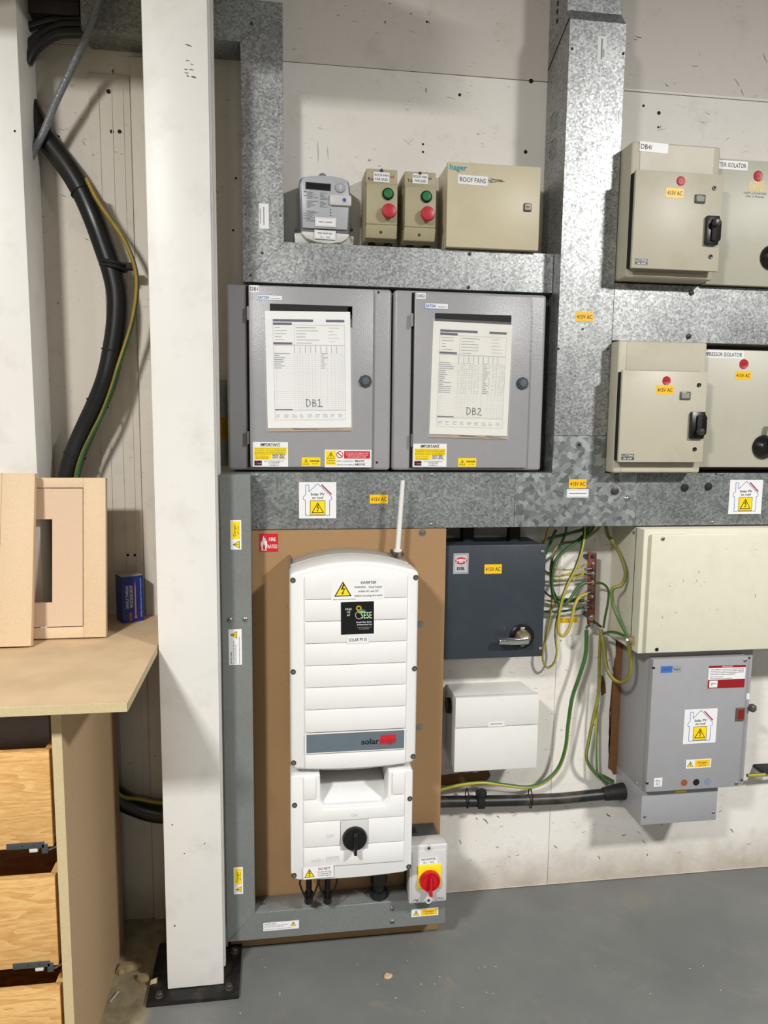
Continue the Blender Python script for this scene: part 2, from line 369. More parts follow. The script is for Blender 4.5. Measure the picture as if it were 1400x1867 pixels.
# ------------------------------------------------------------------ flat labels
class Label(MB):
    """a sticker: drawn in metres about its centre, stuck on the plane at depth d"""
    def __init__(s, cx, cz, d, w, h, ang=0., bg=None, step=.00025):
        super().__init__(); s.cx, s.cz, s.d, s.w, s.h, s.a, s.st = cx, cz, d+.0004, w, h, R(ang), step
        if bg: s.box2(-w/2, -h/2, w/2, h/2, bg, 0)
    def P(s, x, y, l=1):
        c, n = math.cos(s.a), math.sin(s.a); return (s.cx+x*c-y*n, -(s.d+l*s.st), s.cz+x*n+y*c)
    def poly(s, pts, m, l=1): return s.raw([s.P(x, y, l) for x, y in pts], [tuple(range(len(pts)))], m)
    def box2(s, x0, y0, x1, y1, m, l=1): return s.poly([(x0, y0), (x1, y0), (x1, y1), (x0, y1)], m, l)
    def line(s, x0, y0, x1, y1, t, m, l=1):
        dx, dy = x1-x0, y1-y0; k = t/2/max(1e-9, math.hypot(dx, dy)); nx, ny = -dy*k, dx*k
        return s.poly([(x0-nx, y0-ny), (x1-nx, y1-ny), (x1+nx, y1+ny), (x0+nx, y0+ny)], m, l)
    def path(s, pts, t, m, l=1):
        for (a, b), (c, d) in zip(pts, pts[1:]): s.line(a, b, c, d, t, m, l)
        return s
    def frame(s, x0, y0, x1, y1, t, m, l=1): return s.path([(x0, y0), (x1, y0), (x1, y1), (x0, y1), (x0, y0)], t, m, l)
    def disc(s, x, y, r, m, l=1, n=24, sy=1): return s.poly([(x+r*math.cos(2*math.pi*i/n), y+sy*r*math.sin(2*math.pi*i/n)) for i in range(n)], m, l)
    def ring(s, x, y, r, t, m, l=1, a0=0, a1=360, n=24):
        return s.path([(x+r*math.cos(R(a0+(a1-a0)*i/n)), y+r*math.sin(R(a0+(a1-a0)*i/n))) for i in range(n+1)], t, m, l)
    def text(s, t, x, y, h, m, w=None, l=2, al='C', bold=0., wmax=None, slant=0.):
        """cap height h, centred on (x, y); w stretches the line to that width"""
        vs, fs = glyphs(t, bold)
        if not vs: return s
        x0 = min(v[0] for v in vs); x1 = max(v[0] for v in vs); k = h/.70; kx = k
        if w: kx = w/(x1-x0)
        if wmax and (x1-x0)*kx > wmax: kx = wmax/(x1-x0)
        W = (x1-x0)*kx; ox = x-W/2 if al == 'C' else (x if al == 'L' else x-W)
        return s.raw([s.P(ox+(a-x0)*kx+slant*b*k, y-h/2+b*k, l) for a, b in vs], fs, m)
    def tri(s, x, y, sz, l=1, m=YL):
        h = sz*.88; o = [(x-sz/2, y-h/2), (x+sz/2, y-h/2), (x, y+h/2)]; s.poly(o, INK, l); g = (x, y-h/6)
        s.poly([(g[0]+(a-g[0])*.80, g[1]+(b-g[1])*.80) for a, b in o], m, l+1)
        k = sz*.60; q = lambda pts: [(x+a*k, y-h*.38+b*k) for a, b in pts]
        s.poly(q([(.02, 1.02), (.16, .98), (-.02, .62), (-.20, .48)]), INK, l+2); s.poly(q([(-.20, .48), (-.02, .62), (.22, .60), (.02, .52)]), INK, l+2)
        s.poly(q([(.22, .60), (.0, .16), (-.07, .18), (.08, .53)]), INK, l+2); s.poly(q([(-.13, .22), (.10, .18), (-.06, .0)]), INK, l+2)
        return s
def lab(l, t, r, b, d, ang=0., bg=WHT):
    X0, X1, Z0, Z1 = rect(l, t, r, b, d); return Label((X0+X1)/2, (Z0+Z1)/2, d, X1-X0, Z1-Z0, ang, bg)
def volt(parent, l, t, r, b, d, ang=0, label=None):
    s = lab(l, t, r, b, d, ang, AMB); s.text('415V AC', 0, 0, s.h*.42, INK, w=s.w*.86); o = s.build('voltage_label', parent); return o
def house(parent, l, t, r, b, d, ang=0):
    s = lab(l, t, r, b, d, ang); w, h = s.w, s.h; T = w*.014
    P = [(-.33, -.42), (-.33, .0), (-.38, .02), (-.38, .10), (-.32, .16), (-.32, .42), (-.235, .42), (-.235, .235), (0, .46), (.37, .10), (.37, .02), (.32, .0), (.32, -.42), (-.33, -.42)]
    s.path([(a*w, b*h) for a, b in P], T, BLU); s.line(.10*w, .43*h, .37*w, .16*h, w*.035, MAG, 2)
    s.text('Solar PV', 0, .17*h, h*.07, INK, w=w*.37, bold=.012); s.text('on roof', 0, .075*h, h*.065, INK, w=w*.30, bold=.012)
    s.box2(-.2*w, -.40*h, .2*w, -.01*h, YL, 2); s.frame(-.2*w, -.40*h, .2*w, -.01*h, T*.7, INK, 3); s.tri(0, -.2*h, w*.33, 4)
    return s.build('solar_label', parent)
def danger(parent, l, t, r, b, d, ang=0, vert=False):
    X0, X1, Z0, Z1 = rect(l, t, r, b, d); W, H = X1-X0, Z1-Z0
    if vert: W, H = H, W
    s = Label((X0+X1)/2, (Z0+Z1)/2, d, W, H, 90 if vert else ang, WHT)
    s.tri(-.33*W, 0, H*.74, 1); s.box2(-.14*W, -.38*H, .45*W, .38*H, AMB if not vert else YL, 1)
    s.text('Danger', .155*W, .12*H, H*.22, INK, w=W*.40); s.text('400 Volts', .155*W, -.2*H, H*.13, INK, w=W*.30)
    return s.build('danger_label', parent)
def dccable(parent, l, t, r, b, d, vert=False):
    X0, X1, Z0, Z1 = rect(l, t, r, b, d); W, H = X1-X0, Z1-Z0
    if vert: W, H = H, W
    s = Label((X0+X1)/2, (Z0+Z1)/2, d, W, H, 90 if vert else 0, WHT)
    s.text('Live DC Cable', -.47*W, .33*H, H*.11, INK, w=W*.33, al='L', bold=.01)
    for i, (tx, y, w) in enumerate((('Do not disconnect DC plugs under load', .13, .64), ('turn off AC and DC isolators first', -.03, .54), ('Disconnect AC before working on PV array or inverter', -.3, .76))):
        s.text(tx, -.47*W, y*H, H*.08, INK, w=w*W, al='L')
    s.tri(.34*W, .12*H, H*.6, 1)
    return s.build('cable_warning_label', parent)
def tlabel(parent, l, t, r, b, d, lines, ang=0, name='name_label', frame=False, bg=WHT, hh=.5, fill=.88, ink=INK):
    s = lab(l, t, r, b, d, ang, bg); n = len(lines)
    for i, tx in enumerate(lines): s.text(tx, 0, s.h*((n-1)/2-i)/n*.9, s.h*hh/n, ink, w=s.w*fill*(1 if not isinstance(lines, dict) else 1))
    if frame: s.frame(-s.w*.46, -s.h*.42, s.w*.46, s.h*.42, s.h*.02, GINK)
    return s.build(name, parent)

# ================================================================== SETTING
b = MB()
JX = at(998, 1600, 0).x; ZJ = at(760, 131, 0).z; ZR = at(1270, 176, 0).z
b.box(-2.6, 3.4, -.14, -.0035, -.05, 3.6, GAP)
g = .0007
b.box(-2.6, JX-g/2, -.004, 0, 0, ZJ-g, WALL, .0006, 1)
b.box(JX+g/2, 3.4, -.004, 0, 0, ZR-g, WALL, .0006, 1)
b.box(-2.6, JX, -.004, .0008, ZJ+g, 3.6, WALL, .0008, 1)
b.box(JX, 3.4, -.004, .0008, ZR+g, 3.6, WALL, .0008, 1)
for (x, y, r) in ((198, 167, .0055), (230, 168, .004), (204, 240, .0045), (218, 240, .0045), (170, 278, .004), (186, 143, .004), (838, 173, .004), (771, 263, .003), (771, 277, .003), (1201, 206, .005), (1173, 193, .0035), (958, 277, .005), (107, 249, .003), (778, 40, .003), (1110, 6, .004), (1200, 232, .003), (425, 420, .003), (430, 325, .003), (233, 1012, .004), (246, 1012, .004), (252, 1582, .004), (263, 1582, .004), (968, 148, .006), (1407, 1226, .004)):
    p = at(x, y, 0); hole(b, (p.x, -.0002, p.z), r)
# scratches and knocks in the paint
SCUFF = mat('wall_scuff', (112, 98, 82), .8, var=.2)
def scr(b, x0, y0, x1, y1, w, m=None):
    m = m or SCUFF; w *= .7; x1 = x0+(x1-x0)*.8; y1 = y0+(y1-y0)*.8
    p, q = at(x0, y0, 0), at(x1, y1, 0); v = (q-p).normalized(); n = Vector((-v.z, 0, v.x))*w/2; e = Vector((0, -.0014, 0))
    mid = (p+q)/2+n*1.2*random.choice((-1, 1)); b.raw([p-n*.3+e, mid-n+e, q-n*.3+e, q+n*.3+e, mid+n+e, p+n*.3+e], [(0, 1, 2, 3, 4, 5)], m)
for a in ((778, 38, 785, 46, .003), (1212, 152, 1220, 160, .003), (1338, 143, 1350, 162, .002), (1350, 162, 1357, 178, .0025), (1390, 96, 1400, 120, .0025), (1158, 66, 1172, 70, .003), (1155, 72, 1163, 74, .002), (1204, 228, 1205, 236, .002),
          (208, 126, 206, 138, .006), (178, 80+62, 187, 148, .003), (150, 256, 158, 268, .002), (112, 355, 125, 362, .0015), (880, 1492, 892, 1504, .005), (868, 1490, 872, 1494, .004), (1105, 1482, 1115, 1490, .006), (1133, 1523, 1143, 1520, .004), (905, 1487, 911, 1492, .004), (1060, 1518, 1070, 1514, .002),
          (1010, 1540, 1018, 1548, .003), (1170, 1530, 1180, 1540, .003), (1235, 1555, 1243, 1552, .002), (1330, 1510, 1338, 1520, .004), (1310, 1480, 1316, 1476, .003), (1360, 1540, 1371, 1536, .002), (940, 1560, 948, 1556, .003), (1205, 1500, 1208, 1507, .003), (1160, 1515, 1171, 1522, .002), (1090, 1560, 1095, 1569, .003), (1180, 1556, 1181, 1561, .004), (838, 1530, 842, 1541, .003)):
    scr(b, *a)
for a in ((579, 258, 580, 306, .0015), (597, 265, 599, 300, .001), (735, 252, 750, 268, .001), (744, 262, 756, 250, .001), (1086, 980, 1081, 992, .002), (1215, 235, 1190, 240, .001)):
    scr(b, *a, m=GINK)
# flaked patches down to bare board
def patch(b, pts, seed, m=BROWN, e=-.0016):
    rnd = random.Random(seed); P = []
    for i in range(len(pts)):
        (x0, y0), (x1, y1) = pts[i], pts[(i+1) % len(pts)]; n = max(2, int(math.hypot(x1-x0, y1-y0)/7))
        for k in range(n): P.append((x0+(x1-x0)*k/n+rnd.uniform(-1.8, 1.8), y0+(y1-y0)*k/n+rnd.uniform(-1.8, 1.8)))
    vs = [at(x, y, 0)+Vector((0, e, 0)) for x, y in P]
    bb = bmesh.new(); f = bb.faces.new([bb.verts.new(v) for v in vs]); bmesh.ops.triangulate(bb, faces=[f]); b.bm(bb, m)
patch(b, [(1124, 1165), (1165, 1170), (1175, 1410), (1118, 1410), (1108, 1400), (1112, 1300), (1118, 1220)], 3)
patch(b, [(800, 1412), (890, 1406), (895, 1415), (880, 1424), (840, 1430), (800, 1432)], 5)
patch(b, [(1095, 1230), (1102, 1235), (1105, 1262), (1096, 1268)], 6)
struct(b, 'wall_back')
# unseen ledge added over the left bay to keep the top corner dim
b = MB(); b.box(-2.6, -.06, 0, .85, 2.47, 2.62, WALL, .002); struct(b, 'shade_ledge')

b = MB(); b.raw([(-4, .02, 0), (5, .02, 0), (5, -9, 0), (-4, -9, 0)], [(0, 1, 2, 3)], FLOOR); struct(b, 'floor')
# raised board strip behind the column and the shallow sheet left of it
b = MB(); P = [(236, 100), (268, 1100)]
x0 = at(237, 130, .014).x
b.box(x0, x0+.075, 0, .014, .0, at(250, 104, .014).z, WALL, .002); struct(b, 'trim_1')
b = MB(); b.box(at(178, 500, .0).x-.006, x0-.004, .0009, .004, 0.0, at(200, 137, .0).z, WALL, .001)
for x in (188, 211, 231): 
    X = at(x, 400, 0).x; b.box(X-.0012, X+.0012, .004, .006, 0.3, at(200, 160, .0).z, WALL, .0006)
for (x, y, r) in ((198, 167, .0055), (204, 240, .005), (218, 240, .005), (233, 1012, .004), (246, 1012, .004)):
    p = at(x, y, .004); hole(b, (p.x, -.0042, p.z), r)
struct(b, 'trim_2')
# dull line of mastic where the wall meets the floor
b = MB(); b.tube([(at(819, 1627, 0).x-.1, -.001, .002), (1.0, -.002, .003), (1.7, -.001, .002), (3.0, -.001, .002)], .0016, WALL, 6, smooth=False); struct(b, 'baseboard_back')

# ================================================================== COLUMNS AND TRUNKING
CX0, CX1 = -.279, -.142
t = thing('steel_column', 'tall white painted column between workbench and electrical boards, standing on a black base plate', 'column', (-.21, -.2, .012))
b = MB(); b.box(CX0, CX1, .292, .305, .014, 3.4, WHITEPAINT, .002); b.build('front_cladding', t)
b = MB(); b.box(CX0+.002, CX1+.004, .272, .290, .05, 3.4, WHITEPAINT, .002); b.box(CX0+.062, CX1-.062, .17, .275, .014, 3.4, WHITEPAINT); b.box(CX0+.004, CX1+.002, .155, .172, .014, 3.4, WHITEPAINT, .002); b.build('steel_section', t)
b = MB()
for x0, y0, x1, y1, w in ((337, 80, 350, 85, .003), (338, 110, 346, 111, .002), (347, 116, 353, 119, .002), (336, 126, 342, 127, .003), (344, 126, 354, 128, .002), (336, 132, 344, 134, .002), (340, 137, 345, 140, .003), (348, 139, 358, 142, .004), (313, 1505, 315, 1503, .004), (335, 1555, 337, 1557, .003), (318, 1690, 319, 1686, .004), (372, 1540, 374, 1536, .002)):
    p, q = at(x0, y0, .3052), at(x1, y1, .3052); v = (q-p).normalized(); n = Vector((-v.z, 0, v.x))*w/2; b.raw([p-n*.3, (p+q)/2-n, q-n*.3, q+n*.3, (p+q)/2+n, p+n*.3], [(0, 1, 2, 3, 4, 5)], DSTEEL)
b.build('paint_scuffs', t)
t = thing('base_plate', 'black steel base plate under the white column, bolted to the floor', 'plate', (-.21, -.25, 0))
b = MB(); b.box(-.325, -.103, .13, .343, 0, .012, RUST, .002); b.build('plate', t)
for x, d in ((-.297, .322), (-.128, .318), (-.122, .19)):
    b = MB(); b.cyl((x, -d, .012), (0, 0, 1), .011, .003, DSTEEL, 16); b.cyl((x, -d, .015), (0, 0, 1), .008, .007, DSTEEL, 6); b.build('anchor_bolt', t)

LCX = at(48, 430, .15).x
t = thing('boxed_column', 'white boxed column at the left edge, rising behind the leaning mdf doors', 'column', (-.7, -.02, 0))
b = MB(); b.hull8([(-.90, -.02, 0), (LCX, -.02, 0), (LCX, -.15, 0), (-.90, -.15, 0)], [(-.90, -.02, 3.2), (LCX, -.02, 3.2), (LCX, -.15, 3.2), (-.90, -.15, 3.2)], WHITEPAINT, .002); b.build('cladding', t)
p = at(27, 239, .15); b = MB(); hole(b, (p.x, -.1502, p.z), .0025); b.build('nail_hole', t)

def outl(pts, d): return [(at(x, y, d).x, at(x, y, d).z) for x, y in pts]
def trunk(label, pts, d0, d1, m, name='cable_trunking', lid=True, gap=.0012, world=None):
    P = world or outl(pts, d1); xs = [p[0] for p in P]; zs = [p[1] for p in P]
    t = thing(name, label, 'trunking', ((min(xs)+max(xs))/2, -d0, min(zs)))
    cx, cz = sum(xs)/len(xs), sum(zs)/len(zs)
    b = MB(); b.prism(P, d0, d1-.0016, m, .001, 1); b.build('channel', t)
    b = MB(); b.prism(P, d1-.0014, d1, m, .0004, 1); b.build('lid', t)
    return t
SX0, SX1 = .731, .881
VX0, VX1 = at(440, 250, .1).x, at(516.5, 250, .1).x; ZT0, ZT1 = at(438, 76, .1).z, at(509, 4, .1).z
SZ0, SZ1 = 1.770, 1.871
# high horizontal run, mitred to the left drop
tA = trunk('dull galvanised trunking running horizontally across the top left, open end of cables', None, .001, .1, GALVD, world=[(at(147, 30, .1).x, ZT0), (VX0, ZT0), (VX1, ZT1), (at(147, 30, .1).x, ZT1)])
tB = trunk('vertical galvanised trunking between the white column and the electricity meter', None, .001, .1, GALV, world=[(VX0, ZT0-.0008), (VX0, SZ0), (VX1, SZ1-.0008), (VX1, ZT1)])
tC = trunk('horizontal galvanised trunking below the meter and above the two grey distribution boards', None, .001, .1, GALV, world=[(VX0+.001, SZ0), (SX0-.001, SZ0), (SX0-.001, SZ1), (VX1+.001, SZ1)])
# main riser with its shallow kink at the top
t = tD = thing('cable_trunking', 'widest vertical galvanised trunking riser right of the distribution boards', 'trunking', (.806, -.001, 1.39))
ZK = at(1090, 38, .15).z; ZB = at(1060, 794, .15).z
b = MB(); b.box(SX0, SX1, .001, .1485, ZB, ZK, GALV, .0012, 1)
q = lambda y, z: [(SX0, y, z), (SX1, y, z)]
b.hull8([(SX0, -.001, ZK), (SX1, -.001, ZK), (SX1, -.1485, ZK), (SX0, -.1485, ZK)], [(SX0, -.001, ZK+.03), (SX1-.004, -.001, ZK+.03), (SX1-.004, -.128, ZK+.03), (SX0, -.128, ZK+.03)], GALV, .0008, 1)
b.box(SX0, SX1-.004, .001, .128, ZK+.03, 3.3, GALV, .0012, 1); b.build('channel', t)
b = MB(); b.box(SX0, SX1, .1487, .15, ZB, ZK-.001, GALV, .0004, 1); b.build('lid', t)
for dy, dz in ((.062, at(1010, 220, .07).z), (.062, at(1005, 270, .07).z)):
    b = MB(); b.lathe((SX0, -dy, dz), (-1, 0, 0), [(.026, 0), (.026, .0008), (.0245, .0008), (.0245, .0002), (.0001, .0002)], GALVD, 28); b.build('knockout', t)
b = MB(); b.tube([(SX0-.0006, -.148, at(1030, 30, .15).z), (SX0-.0006, -.004, at(995, 130, 0).z)], .0012, GAP, 6, smooth=False); b.build('mitre_seam', t)
for dz in (5, 20, 38):
    p = at(1008, dz, .06); b = MB(); b.lathe((SX0, -.06, p.z), (-1, 0, 0), [(.006, 0), (.006, .001)], GAP, 12); b.build('side_hole', t)
LZ0, LZ1 = 1.147, 1.293
tE = trunk('horizontal galvanised trunking above the mdf backboard, carrying a solar sticker', None, .001, .15, GALVD, world=[(at(464, 910, .15).x-.055, LZ0), (at(938.5, 910, .15).x-.0006, LZ0), (at(938.5, 910, .15).x-.0006, LZ1), (at(464, 910, .15).x-.055, LZ1)])
xa, xb = at(938.5, 910, .15).x, at(1160, 910, .15).x
tF = trunk('galvanised tee junction with large spangle pattern at the foot of the wide riser', None, .001, .15, GALVB, world=[(xa, LZ0), (xb, LZ0), (xb, LZ1), (SX1, LZ1), (SX1, ZB-.0008), (SX0, ZB-.0008), (SX0, LZ1), (xa, LZ1)])
tG = trunk('horizontal galvanised trunking at right under the lower beige isolator', None, .001, .15, GALVD, world=[(xb+.0006, LZ0), (2.0, LZ0), (2.0, LZ1), (xb+.0006, LZ1)])
tH = trunk('bright galvanised trunking running right between upper and lower beige isolators', None, .001, .15, GALV, world=[(SX1+.0008, 1.645), (2.0, 1.645), (2.0, 1.793), (SX1+.0008, 1.793)])
# new plain zinc run round the solar backboard
NX0, NX1 = at(409, 1400, .23).x, at(462, 1400, .23).x; NXE = at(812, 1660, .23).x
NZt = at(432, 865, .23).z; NZ1, NZ0 = at(462, 1665, .23).z, at(420, 1717, .23).z
tI = trunk('vertical smooth zinc trunking beside the white column, left of the solar backboard', None, .162, .23, ZINC, world=[(NX0, NZt), (NX0, NZ0), (NX1, NZ1), (NX1, NZt)])
tJ = trunk('horizontal smooth zinc trunking along the bottom of the solar backboard', None, .162, .23, ZINC, world=[(NX0+.0015, NZ0), (NXE, NZ0), (NXE, NZ1), (NX1+.0006, NZ1)])

def scr_px(parent, x, y, d, r=.0045, m=None, name='screw'): p = at(x, y, d); return screw(parent, p, r, m, name)
for x, y in ((459, 43),): scr_px(tA, x, y, .1, .004, DSTEEL)
for x, y in ((449, 391), (511, 392)): scr_px(tB, x, y, .1, .0035)
scr_px(tB, 478, 461, .1, .0035, DSTEEL); scr_px(tB, 457, 502, .1, .003, DSTEEL)
for x, y in ((856, 463), (854, 524)): scr_px(tC, x, y, .1, .0045, DSTEEL)
for x, y in ((1043, 89), (1136, 98), (1108, 636), (1018, 636)): scr_px(tD, x, y, .15, .0035, DSTEEL)
scr_px(tD, 1062, 600, .15, .003, DSTEEL)
for x, y in ((468, 867), (469, 960), (787, 865), (786, 956)): scr_px(tE, x, y, .15, .004)
for x, y in ((1055, 811),):
    p = at(x, y, .15); b = MB(); b.lathe(p, (0, -1, 0), [(.009, 0), (.008, .002), (.0001, .002)], STEEL, 18); b.lathe(p+Vector((0, -.002, 0)), (0, -1, 0), [(.004, 0), (.004, .0006)], GAP, 12); b.build('washer', tF)
b = MB(); b.lathe(at(1121, 895, .15), (0, -1, 0), [(.011, 0), (.0105, .003), (.008, .004), (.0001, .004)], DSTEEL, 20); b.build('blanking_plug', tF)
b = MB(); b.lathe(at(1143, 909, .15), (0, -1, 0), [(.009, 0), (.007, .002), (.004, .004), (.0001, .0045)], STEEL, 18); b.build('bolt', tF)
for x, y in ((1248, 889), (1291, 887)):
    b = MB(); b.lathe(at(x, y, .15), (0, -1, 0), [(.011, 0), (.0105, .003), (.008, .004), (.0001, .004)], BLKM, 20); b.build('blanking_plug', tG)
for x, y in ((1316, 865), (1299, 952)): scr_px(tG, x, y, .15, .0045)
scr_px(tG, 1305, 864, .15, .0025, BLK)
for x, y in ((1260, 534), (1255, 613)): scr_px(tH, x, y, .15, .007, DSTEEL)
for x, y in ((419, 1130), (447, 1129)): scr_px(tI, x, y, .23, .006)
for x, y in ((715, 1656), (715, 1680)): scr_px(tJ, x, y, .23, .006)
b = MB(); p = at(480, 1650, .2); b.lathe((p.x, -.2, NZ1), (0, 0, 1), [(.005, 0), (.004, .004), (.0001, .005)], STEEL, 12); b.build('rivet', tJ)

# stickers on the trunking
house(tE, 545, 879, 613, 945, .15); volt(tE, 674, 902, 707, 918, .15)
s = lab(1033, 892, 1073, 907, .15, 0); s.line(-.4*s.w, 0, .4*s.w, 0, s.h*.08, GINK); s.frame(-.47*s.w, -.4*s.h, .47*s.w, .4*s.h, .0004, GINK); s.build('blank_label', tF)
volt(tF, 1037, 874, 1069, 890, .15)
volt(tD, 1049, 569, 1082, 586, .15)
s = lab(1089, 66, 1105, 113, .15, 0); s.box2(-.08*s.w, -.4*s.h, .05*s.w, .4*s.h, GINK, 2); s.box2(.1*s.w, -.3*s.h, .3*s.w, .0, LINK, 2); s.build('part_number_label', tD)
s = lab(472, 371, 490, 417, .1); s.box2(-.04*s.w, -.36*s.h, .04*s.w, .36*s.h, GINK, 2); s.box2(-.4*s.w, -.3*s.h, -.3*s.w, .3*s.h, LINK, 2); s.build('part_number_label', tB)
house(tG, 1329, 875, 1389, 937, .15)
danger(tI, 420, 948, 440, 1002, .23, vert=True); dccable(tI, 417, 1147, 441, 1212, .23, vert=True); danger(tI, 426, 1581, 443, 1630, .23, vert=True)
dccable(tJ, 480, 1680, 545, 1695, .23)
danger(tJ, 750, 1656, 799, 1670, .23)

# ================================================================== DISTRIBUTION BOARDS
def dist_board(name, label, body, door, d, strips, knob, tag_txt, eaton, imp, dang, hinges, extra=None):
    X0, X1, Z0, Z1 = body; t = thing(name, label, 'distribution board', ((X0+X1)/2, -.001, Z0))
    b = MB(); b.box(X0, X1, .001, d, Z0, Z1, DBGREY, .009, 4); b.build('body', t)
    dX0, dX1, dZ0, dZ1 = rect(*door, d+.012)
    b = MB(); b.box(dX0-.006, dX1+.0015, d-.001, d+.0015, dZ0-.001, dZ1+.0015, GAP); b.build('door_seal', t)
    b = MB(); b.box(dX0, dX1, d+.003, d+.013, dZ0, dZ1, DBGREY, .0025, 2); dr = b.build('door', t)
    D = d+.013
    p = at(*knob, D); kb = MB(); kb.lathe(p, (0, -1, 0), [(.0165, 0), (.0165, .004), (.0145, .007), (.0001, .0075)], DKG, 8)
    kb.lathe(p+Vector((0, -.007, 0)), (0, -1, 0), [(.010, 0), (.0095, .003), (.0001, .0034)], mat('knob_grey', (88, 96, 106), .4), 8)
    ORIG[dr.name] = ORIG[t.name]; o = kb.build('latch_knob', dr)
    for y in hinges:
        x = at(door[0]-3, y, D).x; z = at(door[0], y, D).z; hb = MB(); hb.cyl((x, -(D-.002), z-.0165), (0, 0, 1), .0032, .033, STEEL, 12); hb.box(x-.001, x+.004, D-.004, D-.001, z-.016, z+.016, STEEL); hb.build('hinge', t)
    tlabel(dr, *tag_txt[0], D, tag_txt[1], fill=.8)
    s = lab(*eaton, D); s.text('EATON', -.46*s.w, 0, s.h*.5, EBLU, w=s.w*.42, al='L', bold=.02); s.text('Memshield 3', .05*s.w, -.12*s.h, s.h*.22, GINK, w=s.w*.36, al='L'); s.frame(-.5*s.w, -.5*s.h, .5*s.w, .5*s.h, .0006, EBLU); s.build('maker_label', dr)
    s = lab(*imp, D); w, h = s.w, s.h; s.text('IMPORTANT', 0, .40*h, h*.11, INK, w=w*.56, bold=.02); s.line(-.28*w, .325*h, .28*w, .325*h, .0005, INK)
    s.box2(-.46*w, -.20*h, .46*w, .29*h, YL)
    for i, tx in enumerate(('This installation should be periodically inspected', 'and tested and a report on its condition obtained,', 'as prescribed in the IET Wiring Regulations', 'BS7671 Requirements for Electrical Installations')): s.text(tx, 0, (.235-.07*i)*h, h*.042, INK, w=w*.88)
    s.text('Date of last inspection', -.42*w, -.06*h, h*.035, INK, w=w*.36, al='L'); s.text('Recommended date', -.42*w, -.13*h, h*.035, INK, w=w*.36, al='L'); s.text('of next inspection', -.42*w, -.175*h, h*.035, INK, w=w*.36, al='L')
    s.box2(.02*w, -.17*h, .45*w, .0, WHT, 2); s.text('NOV 2021', .23*w, -.035*h, h*.07, INK, w=w*.34, l=3, bold=.03); s.text('NOV 2026', .23*w, -.12*h, h*.07, INK, w=w*.34, l=3, bold=.03)
    s.box2(-.46*w, -.45*h, -.25*w, -.25*h, INK); s.line(-.43*w, -.35*h, -.33*w, -.35*h, .0011, RED, 2); s.line(-.39*w, -.43*h, -.39*w, -.27*h, .0011, RED, 2); s.text('NICEIC', -.31*w, -.37*h, h*.04, WHT, w=w*.1)
    for i, (tx, k) in enumerate((('MULCITY ELECTRICAL SERV LTD', .56), ('TEL: 01206 392884', .3), ('Fax: 01206 577 122', .3), ('multcity@aol.com', .26))): s.text(tx, .1*w, (-.27-.055*i)*h, h*.035, INK, w=w*k)
    s.build('inspection_label', dr)
    s = lab(*dang, D, 0, YL); s.tri(-.27*s.w, 0, s.h*.72, 1); s.text('DANGER', .2*s.w, .1*s.h, s.h*.2, INK, w=s.w*.5, bold=.02); s.text('415 Volts', .22*s.w, -.2*s.h, s.h*.12, INK, w=s.w*.32); s.build('danger_label', dr)
    return t, dr, D
DBD = .125
BX0 = at(414, 690, DBD).x; BX1 = at(713, 690, DBD).x; CX_0 = at(716.5, 690, DBD).x; CX_1 = at(992, 690, DBD).x
BZ0, BZ1 = LZ1+.004, SZ0-.009
t1, dr1, DD = dist_board('distribution_board', 'left grey distribution board with marker-written DB1 sheet taped on its door', (BX0, BX1, BZ0, BZ1-.001), (454.5, 524, 680, 852), DBD, None, (666, 695),
                         ((454, 520, 472, 533), ['DB1']), (469, 538, 515, 547), (461, 806, 525, 851), (550, 834, 584, 850), (571, 798))
t2, dr2, DD = dist_board('distribution_board', 'right grey distribution board with marker-written DB2 sheet taped on its door', (CX_0, CX_1, BZ0, BZ1-.001), (754, 537, 965, 853), DBD, None, (952, 699),
                         ((759, 534, 776, 545), ['DB2']), (775, 553, 817, 563), (753, 809, 814, 851), (835, 835, 868, 851), (583, 803))
s = lab(592, 820, 677, 852, DD); w, h = s.w, s.h
s.box2(-.48*w, -.36*h, -.26*w, .44*h, YL); s.tri(-.37*w, .18*h, h*.44, 2); s.text('WARNING', -.37*w, -.12*h, h*.08, INK, w=w*.16); s.text('Dual Supply', -.37*w, -.26*h, h*.07, INK, w=w*.17)
s.disc(-.18*w, .22*h, h*.2, RED); s.disc(-.18*w, .22*h, h*.155, WHT, 2); s.line(-.225*w, .33*h, -.135*w, .11*h, h*.045, INK, 3)
s.box2(-.09*w, .0, .47*w, .42*h, RED)
for i, tx in enumerate(('Do not work on this equipment until it', 'is isolated from both the mains and', 'the on-site generation supplies')): s.text(tx, .19*w, (.32-.11*i)*h, h*.06, WHT, w=w*(.5, .46, .4)[i], bold=.02)
s.text('Isolate on-site generation at', -.24*w, -.14*h, h*.06, INK, w=w*.36, al='L'); s.text('Isolate the mains supply at', -.24*w, -.34*h, h*.06, INK, w=w*.36, al='L')
s.text('BELOW', .25*w, -.13*h, h*.10, INK, w=w*.2, bold=.02); s.text('ABOVE', .25*w, -.33*h, h*.10, INK, w=w*.22, bold=.02); s.frame(.13*w, -.42*h, .47*w, -.24*h, .0004, LINK); s.build('dual_supply_label', dr1)
for t_, x, y in ((t1, 690, 533), (t1, 687, 843)): scr_px(t_, x, y, DBD, .003, BLK)

